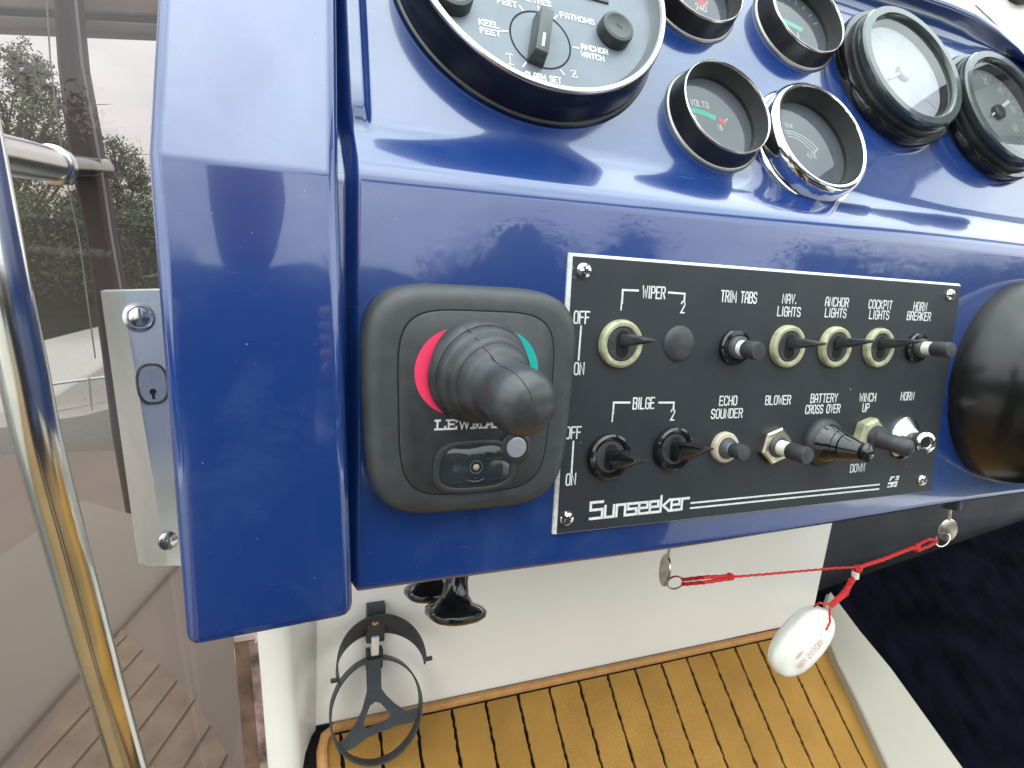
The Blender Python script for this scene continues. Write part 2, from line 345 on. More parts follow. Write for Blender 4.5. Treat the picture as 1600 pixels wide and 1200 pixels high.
for p in prof[1:]:                                          # resample so the height field stays smooth
    d = (p - pr[-1]).length; n = max(1, int(d / .012))
    for k in range(1, n + 1): pr.append(pr[-1].lerp(p, 1 / (n - k + 1)))
nrm = []
for i in range(len(pr)):
    t = (pr[min(i + 1, len(pr) - 1)] - pr[max(i - 1, 0)]).normalized(); nrm.append(Vector((-t.y, t.x)))   # towards the viewer
for i in range(len(nrm)):
    pass
xs = [-.128, -.124, -.120, -.117, -.115, -.113] + [-.1125 + .0006 * k for k in range(40)] + [-.088, -.084, -.078, -.07, -.05, -.02]
x = 0.0
while x < .75: xs.append(x); x += .03
xs.append(.75)
rings = []
for x in xs:
    r = []
    for p, nn in zip(pr, nrm):
        w2 = sstep(-.004, .012, (p - Cr).dot(P2d)) if p.x > .0 else 0
        e1 = -.1035 + .0010 * sstep(.03, -.17, p.x) * 1.5
        g1 = -.008 * sstep(e1 + .0012, e1 - .0045, x) 
        g2 = .0055 * sstep(-.0935, -.0985, x) - .013 * sstep(-.1035, -.111, x)
        g = g1 * (1 - w2) + g2 * w2
        yy, zz = p.x + nn.x * g * -1 * 0 + 0, p.y
        # outward normal in (y, z): rotate tangent so it points to +z
        no = Vector((-nn.x, -nn.y)) if nn.y < 0 else nn
        if p.x < -.16 and abs(p.y) > .01: no = Vector((0, 0))
        yy = p.x + no.x * g; zz = p.y + no.y * g
        if p.x < -.1: yy += .0075 * sstep(.05, .42, x)
        if p.x > .20: yy -= 1.9 * max(0, x - .36) ** 2 * sstep(.20, .222, p.x)
        r.append(F1.pt(x, yy, zz))
    rings.append(r)
mb = W(dash); mb.loft(rings, closed=False); fas = mb.build('fascia', gel, dash, ang=60)

# side block on the left: lower face upright, upper face raked
ZK = .014
Kl, Kr, Dr, Dl = (-.1803, .0228), (-.1124, .0228), (-.1049, -.1719), (-.1730, -.1751)
FU = Fr(F1.pt(0, .0228, ZK), F2.ez)
tl = FU.pix(243, 0); tr = FU.pix(527, 0)
kx = lambda a, b, L_: a + (b - a) * L_
def up_pt(k, t, L_): return FU.pt(k[0] + (t.x - k[0]) * L_ / t.y, L_, 0)
frontpts = [F1.pt(*Dl, ZK), F1.pt(*Dr, ZK), F1.pt(*Kr, ZK), up_pt(Kr, tr, .26), up_pt(Kl, tl, .26), F1.pt(*Kl, ZK)]
back = [p + Vector((0.0, .27, 0)) for p in frontpts]
mid = [F1.pt(Dl[0], Dl[1], ZK)]
mb = W(dash)
fv = [mb.v(p) for p in frontpts]; bv = [mb.v(p) for p in back]
mb.f([fv[0], fv[1], fv[2], fv[5]]); mb.f([fv[5], fv[2], fv[3], fv[4]])
mb.f([bv[0], bv[5], bv[2], bv[1]]); mb.f([bv[5], bv[4], bv[3], bv[2]])
for a, b in ((0, 1), (1, 2), (2, 3), (3, 4), (4, 5), (5, 0)): mb.f([fv[a], bv[a], bv[b], fv[b]])
bmesh.ops.recalc_face_normals(mb.bm, faces=mb.bm.faces); mb.bm.normal_update()
es = [e for e in mb.bm.edges if e.calc_face_angle(0) > radians(30)]
bmesh.ops.bevel(mb.bm, geom=es, offset=.0055, segments=5, profile=.5, affect='EDGES')
mb.bm.normal_update()
ke = [e for e in mb.bm.edges if radians(15) < e.calc_face_angle(0) < radians(28) and e.calc_length() > .04 and abs((e.verts[0].co - e.verts[1].co).normalized().x) > .9]
bmesh.ops.bevel(mb.bm, geom=ke, offset=.0022, segments=4, profile=.5, affect='EDGES')
mb.build('side_block', gel, dash, ang=60)

# =================================================================== SWITCH PANEL
pan = thing('switch_panel', 'rectangular black engraved switch panel with two rows of toggles, screwed to the navy dash', 'switch panel', fr=F1)
PW, PH = .2996, -.1478
mb = MB()
mb.loft([[(0, 0, 0), (PW, 0, 0), (PW, PH, 0), (0, PH, 0)], [(0, 0, .0012), (PW, 0, .0012), (PW, PH, .0012), (0, PH, .0012)], [(.0015, -.0014, .0026), (PW - .0004, -.0014, .0026), (PW - .0004, PH + .0005, .0026), (.0015, PH + .0005, .0026)]], True, True, True)
mb.build('white_core', prt, pan, smooth=False)
mb = MB(); mb.box(.0017, PW - .0005, PH + .0007, -.0016, .0021, .0030); mb.build('plate', panm, pan, bevel=.0002, seg=1)
ZP = .0031
def lab(s, px, py, h=.0060, asp=.56, w=.00078, par=pan, F=F1, z=ZP, **k):
    p = F.pix(px, py, z); mb = MB(); text(mb, s, p.x, p.y, h, asp, w, z, **k); return mb.build('lettering', prt, par, smooth=False, merge=False)
def lines(pts_list, w, par=pan, F=F1, z=ZP, name='printed_line', m=prt, px=True):
    for pl in pts_list:
        mb = MB(); mb.ribbon([tuple(F.pix(a, b, z))[:2] for a, b in pl] if px else pl, w, z)
        mb.build(name, m, par, smooth=False, merge=False)
lab('WIPER', 1022, 457); lab('2', 1067, 480); lab('I', 971, 475); lab('TRIM TABS', 1155, 464, asp=.54)
lab('NAV.', 1234, 467, h=.0052, asp=.68, w=.00074); lab('LIGHTS', 1233, 487, h=.0052, asp=.68, w=.00074); lab('ANCHOR', 1308, 472, h=.0052, asp=.68, w=.00074); lab('LIGHTS', 1306, 489, h=.0052, asp=.68, w=.00074)
lab('COCKPIT', 1376, 476, h=.0052, asp=.68, w=.00074); lab('LIGHTS', 1374, 492, h=.0052, asp=.68, w=.00074); lab('HORN', 1438, 479, h=.0052, asp=.68, w=.00074); lab('BREAKER', 1436, 494, h=.0052, asp=.68, w=.00074)
lab('OFF', 909, 496); lab('ON', 905, 576); lab('OFF', 896, 676); lab('ON', 892, 749)
lab('BILGE', 1006, 630); lab('I', 957, 650); lab('2', 1051, 648); lab('ECHO', 1138, 626, h=.0052, asp=.68, w=.00074); lab('SOUNDER', 1136, 646, h=.0052, asp=.68, w=.00074)
lab('BLOWER', 1216, 625, h=.0052, asp=.68, w=.00074); lab('BATTERY', 1288, 622, h=.0052, asp=.68, w=.00074); lab('CROSS OVER', 1286, 639, h=.0052, asp=.62, w=.00074); lab('WINCH', 1356, 621, h=.0052, asp=.68, w=.00074); lab('UP', 1353, 637, h=.0052, asp=.68, w=.00074); lab('HORN', 1418, 619, h=.0052, asp=.68, w=.00074); lab('DOWN', 1340, 731, h=.0052, asp=.68, w=.00074)
lines([[(972, 473), (973, 453), (997, 454)], [(1045, 457), (1070, 459), (1069, 471)]], .0011)
lines([[(958, 646), (959, 629), (984, 629)], [(1030, 629), (1053, 629), (1052, 640)]], .0011)
lines([[(908, 510), (904, 562)], [(896, 690), (893, 739)]], .0010)
lines([[(1080, 786), (1374, 757)], [(1079, 794), (1373, 764)]], .0011)
# maker's word mark, squared letters
SG = {'S': (4.6, [[(4.6,6),(0,6),(0,3.2),(4.6,3.2),(4.6,0),(0,0)]]), 'u': (3.4, [[(0,4.2),(0,0),(3.4,0),(3.4,4.2)]]), 'n': (3.4, [[(0,0),(0,4.2),(3.4,4.2),(3.4,0)]]),
      's': (3.4, [[(3.6,4.2),(0,4.2),(0,2.2),(3.4,2.2),(3.4,0),(-.2,0)]]), 'e': (3.4, [[(3.6,0),(0,0),(0,4.2),(3.4,4.2),(3.4,2.1),(.4,2.1)]]),
      'k': (3.4, [[(0,0),(0,6)],[(3.6,4.3),(1.0,2.2),(3.6,0)]]), 'r': (2.6, [[(0,0),(0,4.2),(2.9,4.2)]])}
a_ = F1.pix(922, 808, ZP); b_ = F1.pix(1074, 792, ZP)
mb = MB(); tot = sum(SG[c][0] for c in 'Sunseeker') + 8 * 1.15; u = (b_.x - a_.x) / tot; cur = 0
for c in 'Sunseeker':
    for st in SG[c][1]: mb.ribbon([(a_.x + (cur + q[0]) * u, a_.y - .001 + q[1] * u * .95) for q in st], u * .95, ZP)
    cur += SG[c][0] + 1.15
mb.build('word_mark', prt, pan, smooth=False, merge=False)
c_ = F1.pix(1395, 754, ZP); mb = MB(); k = .00125
for pts in ([(-3.2,1.2),(-2.2,3.6),(1,3.6),(.6,2.6),(-1.2,2.6),(-1.6,1.2)], [(-3.6,.4),(1.2,.4),(.1,-2.6),(-4.2,-2.6),(-3.9,-1.8),(-1.3,-1.8),(-1,-.8),(-3.9,-.8)],
            [(1.8,2.6),(2.1,3.6),(4.8,3.6),(4.2,1.2),(1.4,1.2),(1.6,1.9),(3,1.9),(3.2,2.6)], [(1.2,.5),(4,.5),(3.4,-2.6),(.8,-2.6),(1,-1.6),(2.2,-1.6),(2.3,-.7),(.9,-.7)]):
    mb.poly([(c_.x + a * k, c_.y + b * k, ZP) for a, b in pts])
mb.build('emblem', prt, pan, smooth=False)
def screw(px, py, par=pan, F=F1, z=.003, r=.0041):
    p = F.pix(px, py, z); m = Matrix.Translation(p)
    mb = MB(m); mb.lathe([(r, 0), (r, .0006), (r * .86, .0015), (r * .5, .0021), (.0001, .0023)], 20)
    s = mb.build('screw', chrome, par)
    a = random.random() * 1.5
    mb = MB(m @ Matrix.Rotation(a, 4, 'Z')); d = r * .42
    mb.box(-d, d, -d * .28, d * .28, .0019, .00245); mb.box(-d * .28, d * .28, -d, d, .0019, .00250)
    mb.build('cross_recess', blk, s, smooth=False)
for p in ((912, 423), (1484, 461), (1440, 750), (885, 810)): screw(*p)

def hexring(r, n=6): return [(r * cos(2 * pi * i / n + .3), r * sin(2 * pi * i / n + .3)) for i in range(n)]
def swroot(px, py, name, label, prof, m_, n=40, z=.003):
    p = F1.pix(px, py, z); mb = MB(Matrix.Translation(p)); mb.lathe(prof, n); o = mb.build(name, m_, pan, label=label); return o, p
def tip(px, py, z): return F1.pix(px, py, z)
def paddle(px, py, tx, ty, tz, label, up=1, ringm=olive):
    R_ = .0128
    o, p = swroot(px, py, 'toggle_switch', label, [(R_, 0), (R_, .0018), (R_ * .97, .0030), (R_ * .88, .0038), (R_ * .76, .0036), (R_ * .71, .0026)], ringm)
    mb = MB(Matrix.Translation(p)); mb.lathe([(R_ * .71, .0024), (R_ * .66, .0030), (R_ * .40, .0030)], 32)
    pts = ringpts(0, 0, R_ * .41, 32)[:-1]
    mb.prism([(a * .99, b) for a, b in pts], .0026, .0030) 
    mb.build('bush', rub, o)
    sl = [( R_ * .30 * cos(t), R_ * (.56 * (1 if sin(t) > 0 else -1) * (.4 + .6 * abs(sin(t)))) if abs(sin(t)) > .01 else 0) for t in [2 * pi * i / 20 for i in range(20)]]
    mb = MB(Matrix.Translation(p)); mb.prism(sl, .0029, .00325); mb.build('slot', mat('slot_black', (.003, .003, .003), .8), o)
    T = tip(tx, ty, tz); b0 = p + Vector((0, .0020 * up, .0005)); m = aim(b0, T); Ln = (T - b0).length
    # blade: wide wedge that thins towards its edge
    X = m.to_3x3().inverted() @ Vector((1, 0, 0)); Y = m.to_3x3().inverted() @ Vector((0, 1, 0))
    def rg(z, wx, wy): return [X * a * wx + Y * b * wy + Vector((0, 0, z)) for a, b in ((-1, -.7), (-.7, -1), (.7, -1), (1, -.7), (1, .7), (.7, 1), (-.7, 1), (-1, .7))]
    kk = 1.0 if ringm is olive else 1.7
    mb = MB(m); mb.loft([rg(0, .0022 * kk, .0030 * kk), rg(Ln * .35, .0026 * kk, .0031 * kk), rg(Ln * .6, .0034, .0022 * kk), rg(Ln * .97, .0040, .0008), rg(Ln, .0036, .0004)], True, True, True)
    mb.build('lever', blkg if ringm is not olive else rub, o, ang=40)
    return o
paddle(968, 537, 1015, 532, .024, 'wiper toggle in a wide aged cream ring')
paddle(1228, 541, 1284, 537, .026, 'navigation lights toggle in aged cream ring')
paddle(1302, 542, 1360, 533, .028, 'anchor lights toggle in aged cream ring')
paddle(1370, 543, 1435, 533, .031, 'cockpit lights toggle in aged cream ring')
paddle(950, 712, 1003, 719, .025, 'left bilge toggle in black collar', -1, blkg)
paddle(1050, 700, 1107, 702, .027, 'right bilge toggle in black collar', -1, blkg)
p = F1.pix(1061, 537, .003); mb = MB(Matrix.Translation(p)); mb.lathe([(.0102, 0), (.0100, .0006), (.0088, .0016), (.006, .0024), (.0001, .0028)], 32)
mb.build('blanking_plug', rub, pan, label='domed black blanking plug in place of the second wiper toggle')
def breaker(px, py, tx, ty, tz, label, R_, ringm, sleeve=True, nut=None):
    p = F1.pix(px, py, .003); T = tip(tx, ty, tz); m = aim(p, T); Ln = (T - p).length
    mb = MB(Matrix.Translation(p))
    if nut:
        mb.loft([[(a, b, 0) for a, b in hexring(R_ * 1.12)], [(a, b, .0035) for a, b in hexring(R_ * 1.12)], [(a * .9, b * .9, .0045) for a, b in hexring(R_ * 1.12)], [(a * .6, b * .6, .0046) for a, b in hexring(R_ * 1.12)]], True)
    else:
        mb.lathe([(R_, 0), (R_, .0022), (R_ * .93, .0034), (R_ * .70, .0036), (R_ * .62, .0024), (.0001, .0022)], 36)
    o = mb.build('push_breaker', nut or ringm, pan, label=label, ang=25)
    mb = MB(Matrix.Translation(p)); mb.lathe([(R_ * .64, .002), (R_ * .64, .0055), (R_ * .58, .0065), (R_ * .42, .0066)], 28)
    mb.build('threaded_bush', mat('grey_bush', (.10, .10, .105), .4, metal=.3, var=.2), o)
    r2 = R_ * .44
    mb = MB(m); mb.lathe([(r2, .002), (r2, Ln * .52), (r2 * .9, Ln * .53)], 24); mb.build('sleeve', wpl if sleeve else mat('blue_grey_metal', (.30, .38, .46), .3, metal=.6, var=.3), o)
    mb = MB(m); mb.lathe([(r2 * .98, Ln * .50), (r2 * 1.10, Ln * .53), (r2 * 1.12, Ln * .94), (r2 * 1.02, Ln), (.0001, Ln + .0003)], 24)
    mb.build('push_button', rub, o)
    return o
breaker(1146, 542, 1186, 549, .023, 'trim tabs breaker with white sleeve', .0104, blkg)
breaker(1430, 543, 1487, 547, .027, 'horn breaker with long white sleeve', .0100, blkg)
breaker(1130, 698, 1163, 708, .021, 'echo sounder breaker in cream ring', .0092, mat('cream_ring', (.52, .44, .34), .4, var=.1), sleeve=False)
breaker(1207, 695, 1262, 713, .029, 'blower breaker on a hexagonal nut', .0105, blk, nut=brass)
def boot(px, py, tx, ty, tz, label, basep, tipr, nut=None):
    p = F1.pix(px, py, .003); T = tip(tx, ty, tz); m = aim(p, T); Ln = (T - p).length
    mb = MB(Matrix.Translation(p))
    if nut:
        mb.loft([[(a, b, z) for a, b in hexring(r)] for r, z in ((basep * 1.05, 0), (basep * 1.05, .005), (basep * .9, .0065), (basep * .5, .0066))], True)
        o = mb.build('toggle_switch', nut, pan, label=label, ang=25)
        mb = MB(m); mb.lathe([(basep * .72, .004), (basep * .72, .008), (basep * .55, .009), (tipr * 1.1, .0105), (tipr * .95, Ln * .6), (tipr * 1.05, Ln * .9), (tipr * .9, Ln * .97), (tipr * .5, Ln * 1.03), (.0001, Ln * 1.045)], 28)
        mb.build('rubber_boot', rub, o)
    else:
        mb.lathe([(basep, 0), (basep, .002), (basep * .95, .004), (basep * .85, .0055), (basep * .8, .006)], 40)
        o = mb.build('toggle_switch', rub, pan, label=label)
        mb = MB(m); mb.lathe([(basep * .86, .004), (basep * .74, .0085), (basep * .62, .0105), (basep * .60, .0112), (basep * .62, .012), (basep * .52, .0145), (tipr * 1.45, .016), (tipr * 1.2, Ln * .65), (tipr * .85, Ln * .84), (tipr * 1.0, Ln * .93), (tipr * .8, Ln * .99), (tipr * .4, Ln * 1.03), (.0001, Ln * 1.04)], 32)
        mb.build('rubber_boot', blkg, o)
boot(1283, 690, 1360, 709, .034, 'battery crossover toggle under a large ribbed black boot', .0155, .0060)
boot(1352, 678, 1424, 702, .030, 'winch toggle in black boot on a green-cream hexagonal nut', .0112, .0056, nut=olive)
# chrome horn push
p = F1.pix(1412, 684, .003); T = tip(1448, 692, .023); m = aim(p, T); Ln = (T - p).length
mb = MB(Matrix.Translation(p)); mb.lathe([(.0150, 0), (.0149, .0015), (.0138, .0026), (.0085, .0070), (.0064, .010), (.0060, .0105)], 40); o = mb.build('horn_button', chrome, pan, label='polished chrome horn push button')
mb = MB(m); mb.lathe([(.0058, .006), (.0056, Ln * .72), (.0069, Ln * .76), (.0069, Ln * .97), (.0058, Ln), (.0036, Ln), (.0034, Ln * .97), (.0001, Ln * .965)], 32); mb.build('plunger', chrome, o)

# =================================================================== JOYSTICK CONTROL
jc = thing('joystick_control', 'square charcoal bow thruster joystick unit with rounded corners left of the switch panel', 'joystick control', fr=F1.at(-.0505, -.0725, 0))
def sq(hw, hh, z, n=4.5, cnt=72, taper=.05, dx=0, dy=0):
    o = []
    for i in range(cnt):
        t = 2 * pi * i / cnt; c, s_ = cos(t), sin(t)
        x = hw * (abs(c) ** (2 / n)) * (1 if c >= 0 else -1); y = hh * (abs(s_) ** (2 / n)) * (1 if s_ >= 0 else -1)
        x *= 1 + taper * y / hh; o.append((x + dx, y + dy, z))
    return o
mb = MB(); mb.loft([sq(.0465, .0500, 0), sq(.0490, .0525, .0012), sq(.0508, .0535, .004), sq(.0512, .0537, .008), sq(.0506, .0530, .0125), sq(.0490, .0515, .0155), sq(.0468, .0492, .0172), sq(.0440, .0465, .0178), sq(.0375, .0435, .0180)], True, True, True)
hs = mb.build('housing', greyp, jc, ang=50)
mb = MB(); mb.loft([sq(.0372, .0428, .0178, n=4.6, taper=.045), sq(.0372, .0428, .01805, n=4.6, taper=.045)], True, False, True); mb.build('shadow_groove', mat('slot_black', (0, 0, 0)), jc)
mb = MB(); mb.loft([sq(.0364, .0420, .0178, n=4.6, taper=.045), sq(.0364, .0420, .0183, n=4.6, taper=.045), sq(.0360, .0416, .0186, n=4.6, taper=.045)], True, False, True); mb.build('faceplate', greyd, jc, ang=50)
FJ = F1.at(-.0505, -.0725, 0); ZF = .0187
jb = FJ.pix(748, 581, ZF)
def crescent(sgn, m_):
    mb = MB(); n = 24; pts = []
    R1, c1 = .0198, .0098; R2_, c2 = .0275, -.0062
    h = .0190
    a1 = math.asin(h / R1); a2 = math.asin(h / R2_)
    outer = [(c1 + R1 * cos(a), R1 * sin(a)) for a in [-a1 + 2 * a1 * i / n for i in range(n + 1)]]
    xo = c1 + R1 * cos(a1); xi = c2 + R2_ * cos(a2)
    inner = [(c2 + R2_ * cos(a) + (xo - xi), R2_ * sin(a)) for a in [-a2 + 2 * a2 * i / n for i in range(n + 1)]]
    lv = [mb.v((jb.x + sgn * a, jb.y + b, ZF)) for a, b in outer]; rv = [mb.v((jb.x + sgn * a, jb.y + b, ZF)) for a, b in inner]
    for i in range(n): mb.f([rv[i], lv[i], lv[i + 1], rv[i + 1]])
    mb.build('arc_mark', m_, jc, smooth=False)
crescent(-1, red); crescent(1, green)
# word in wide slab letters
q = FJ.pix(680, 671, ZF); mb = MB(); cur = q.x; hh = .0040; wl = .0058
SL = {'L': [[(0,6),(2.6,6)],[(1.2,6),(1.2,0)],[(0,0),(5.6,0),(5.6,1.6)]], 'E': [[(0,6),(5.6,6),(5.6,4.8)],[(1.2,6),(1.2,0)],[(0,0),(5.6,0),(5.6,1.3)],[(1.2,3.1),(4,3.1)]],
      'W': [[(-.3,6),(2.1,6)],[(.8,6),(2.2,0),(3.6,5),(5,0),(6.2,6)],[(5.2,6),(7.2,6)]], 'M': [[(-.2,6),(1.2,6),(1.2,0)],[(-.2,0),(2.4,0)],[(1.2,6),(3.4,1.2),(5.6,6),(5.6,0)],[(5.6,6),(6.8,6)],[(4.6,0),(6.8,0)]],
      'A': [[(-.2,0),(1.8,0)],[(.8,0),(3.1,6),(5.4,0)],[(4.4,0),(6.4,0)],[(1.8,2),(4.4,2)]], 'R': [[(-.2,0),(2.4,0)],[(0,6),(4.6,6),(5.2,5),(4.6,3.2),(1.2,3.2)],[(1.2,6),(1.2,0)],[(3.2,3),(5,0),(6,0)]]}
for ch, wd_ in (('L', 6.4), ('E', 6.6), ('W', 7.8), ('M', 7.6), ('A', 6.9), ('R', 6)):
    for st in SL[ch]: mb.ribbon([(cur + a * .00082, q.y + b * hh / 6) for a, b in st], .00092 if len(st) > 1 else .0008, ZF)
    cur += wd_ * .00082
mb.build('lettering', prt, jc, smooth=False, merge=False)
tb = FJ.pix(810, 624, .054); b0 = Vector((jb.x, jb.y, .0185)); m = aim(b0, tb); Ln = (tb - b0).length
bt = MB(m); bt.lathe([(.0245, -.001), (.0245, .002), (.0232, .0045), (.0226, .0046), (.0224, .0050), (.0226, .0070), (.0212, .0098), (.0204, .0100), (.0202, .0104), (.0203, .0124), (.0188, .0152), (.0178, .0155), (.0176, .016), (.0172, .019), (.0160, .0215), (.0128, .0235), (.0112, .026)], 56)
bo = bt.build('ribbed_boot', rub, jc, ang=50)
st = MB(m); KP = [(.0145, .0225), (.0136, .0255), (.0132, .029), (.0134, Ln * .84), (.0140, Ln * .95), (.0143, Ln * 1.05), (.0140, Ln * 1.15), (.0124, Ln * 1.26), (.0095, Ln * 1.345), (.0045, Ln * 1.39), (.0001, Ln * 1.40)]; st.lathe(KP, 56)
so_ = st.build('stick_knob', mat('grey_rubber_knob', (.042, .044, .047), .33, var=.12, vscale=100, bump=.04, bscale=1500), jc, ang=60)
# moulding seam along the stick
sm = MB(m); pth = []
for i in range(60):
    t = i / 59; z = .003 + t * (Ln * 1.38 - .003)
    prf = [(.0245, .002), (.0232, .0045), (.0226, .007), (.0204, .010), (.0203, .0124), (.0178, .0155), (.0172, .019), (.0160, .0215)] + KP[1:]
    for (ra, za), (rb, zb_) in zip(prf, prf[1:]):
        if za <= z <= zb_: rr = ra + (rb - ra) * (z - za) / (zb_ - za); break
    inv = m.to_3x3().inverted(); d = inv @ Vector((-.42, .9, 0)); d.z = 0; d.normalize()
    pth.append(d * rr + Vector((0, 0, z)))
sm.tube(pth, .00035, 6); sm.build('mould_seam', rub, jc)
# smoked sensor window and button
q = FJ.pix(742, 728, ZF)
mb = MB(Matrix.Translation(q))
mb.loft([sq(.0200, .0125, -.0003, 3.2, 48, -.04), sq(.0200, .0125, .0010, 3.2, 48, -.04), sq(.0185, .0112, .0015, 3.2, 48, -.04), sq(.0172, .0100, .0010, 3.2, 48, -.04)], True, False, False); mb.build('window_rim', greyd, jc, ang=60)
mb = MB(Matrix.Translation(q)); mb.loft([sq(.0172, .0100, .0007, 3.2, 48, -.04), sq(.0150, .0085, .0014, 3, 48, -.04), sq(.009, .005, .0020, 2.6, 48), sq(.002, .001, .0021, 2.4, 48)], True, False, True); wn = mb.build('sensor_window', lens, jc, ang=60)
mb = MB(Matrix.Translation(q))
for r_ in (.0030, .0052, .0070): mb.tube([(a, b, .0021 - r_ * .06) for a, b in ringpts(0, 0, r_, 30)], .00022, 5, cap=False)
mb.build('lens_ring', mat('grey_lens_ring', (.16, .17, .175), .3), wn)
mb = MB(Matrix.Translation(q + Vector((0, 0, .0019)))); mb.lathe([(.0016, 0), (.0012, .0008), (.0001, .0011)], 16); mb.build('lamp_chip', mat('amber_chip', (.42, .34, .24), .3), wn)
q = FJ.pix(805, 698, ZF); mb = MB(Matrix.Translation(q)); mb.lathe([(.0078, -.0003), (.0078, .0012), (.0068, .0020), (.0056, .0020), (.0053, .0008)], 32); rr = mb.build('button_rim', greyd, jc, ang=50)
mb = MB(Matrix.Translation(q)); mb.lathe([(.0051, 0), (.0051, .0018), (.0044, .0024), (.0001, .0026)], 28); mb.build('button', mat('pale_grey_button', (.30, .31, .34), .4), jc)

# =================================================================== GAUGES
def ticks(mb, cx, cy, r0, r1, a0, a1, n, w, z):
    for i in range(n):
        a = radians(a0 + (a1 - a0) * i / (n - 1)); mb.ribbon([(cx + r0 * cos(a), cy + r0 * sin(a)), (cx + r1 * cos(a), cy + r1 * sin(a))], w, z, ext=False)
def small_gauge(cx, cy, R_, h, label, chromed=False):
    F = F2.at(cx, cy, 0); g = thing('round_gauge', label, 'gauge', fr=F, group='small round instruments on the dash')
    bl = chrome if chromed else blk
    mb = MB(); mb.lathe([(R_ * 1.125, 0), (R_ * 1.13, .0008), (R_ * 1.11, .0018), (R_ * 1.07, .0020)], 72)
    mb.build('base_ring', mat('dull_grey_ring', (.34, .33, .31), .32, metal=.6) if not chromed else chrome, g, ang=50)
    mb = MB()
    if chromed: mb.lathe([(R_ * 1.06, .0018), (R_ * 1.07, .0040), (R_ * 1.05, h * .75), (R_ * 1.01, h * .95), (R_ * .97, h * 1.02), (R_ * .93, h * 1.0), (R_ * .91, h * .90)], 72)
    else: mb.lathe([(R_ * 1.075, .0019), (R_ * 1.06, .0045), (R_ * 1.012, h - .0006), (R_ * 1.005, h)], 72)
    mb.build('bezel', bl, g, ang=40)
    if not chromed:
        mb = MB(); mb.lathe([(R_ * 1.008, h - .0003), (R_ * 1.005, h + .0007), (R_ * .985, h + .0010), (R_ * .968, h + .0004), (R_ * .965, h - .0004)], 72); mb.build('rim', mat('satin_silver', (.72, .70, .64), .22, metal=1), g, ang=60)
    ri = .91 if chromed else .966
    mb = MB(); mb.lathe([(R_ * ri, h - .0002), (R_ * (ri - .045), .0008)], 72); mb.build('inner_wall', mat('inner_grey', (.045, .046, .044), .4), g)
    mb = MB(); mb.lathe([(R_ * (ri - .03), .0008), (.0001, .0008)], 48); mb.build('dial', dark_dial, g)
    mb = MB(); mb.lathe([(R_ * (ri - .035), .0030), (.0001, .0030)], 48); mb.build('glass', clear, g)
    return g, F
GZ = .0010
g, F = small_gauge(.1125, .0407, .0309, .0132, 'black voltmeter with green and red band, directly left of the chrome-rimmed gauge')
lab('VOLTS', 1093, 162, .0040, .75, .0006, g, F, GZ)
lines([[(1078, 172), (1092, 174), (1106, 179), (1120, 186)]], .0036, g, F, GZ, 'green_band', greenb)
lines([[(1122, 187), (1131, 191)]], .0036, g, F, GZ, 'red_band', mat('red_band', (.75, .05, .05), .5)); lines([[(1130, 193), (1136, 186)]], .0008, g, F, GZ)
lab('16', 1125, 199, .0036, .6, .0006, g, F, GZ); lab('8', 1086, 184, .0033, .6, .0006, g, F, GZ)
g, F = small_gauge(.1855, .0332, .0375, .0142, 'chrome-rimmed tank gauge with thin white arcs, right of the voltmeter', True)
lab('TANK', 1232, 196, .0030, .7, .0004, g, F, GZ)
arc = [[(1226, 204), (1240, 206), (1255, 213), (1268, 223), (1278, 233)], [(1229, 208), (1241, 210), (1254, 217), (1265, 227), (1275, 236)], [(1232, 213), (1243, 215), (1254, 222), (1262, 230), (1271, 238)]]
lines(arc + [[(1278, 232), (1271, 240)]], .00065, g, F, GZ); lab('4/4', 1268, 243, .0040, .8, .0006, g, F, GZ)
g, F = small_gauge(.1125, .1316, .0310, .0132, 'black gauge with a red mark beside 240, nearest the round depth sounder')
lab('240', 1095, 12, .0045, .7, .0008, g, F, GZ)
lines([[(1090, 1), (1101, 6)]], .0050, g, F, GZ, 'red_band', MT['red_band']); lines([[(1100, 9), (1106, 3)]], .0008, g, F, GZ); lines([[(1070, -14), (1090, -2)]], .004, g, F, GZ, 'green_band', greenb)
mb = MB(); ticks(mb, 0, 0, .021, .025, 20, 160, 9, .0006, GZ); mb.build('scale_marks', prt, g, smooth=False, merge=False)
g, F = small_gauge(.2004, .1295, .0310, .0132, 'black gauge with a pale green band, upper right beside the large glaring dial')
lines([[(1226, 33), (1238, 39), (1250, 45)]], .0040, g, F, GZ, 'green_band', mat('pale_green', (.15, .62, .45), .5))
lines([[(1249, 49), (1254, 45)]], .0009, g, F, GZ); lab('8', 1247, 55, .0035, .6, .0008, g, F, GZ); lines([[(1291, 67), (1296, 62)]], .0007, g, F, GZ)
mb = MB(); ticks(mb, 0, 0, .021, .025, 20, 160, 9, .0006, GZ); mb.build('scale_marks', prt, g, smooth=False, merge=False)

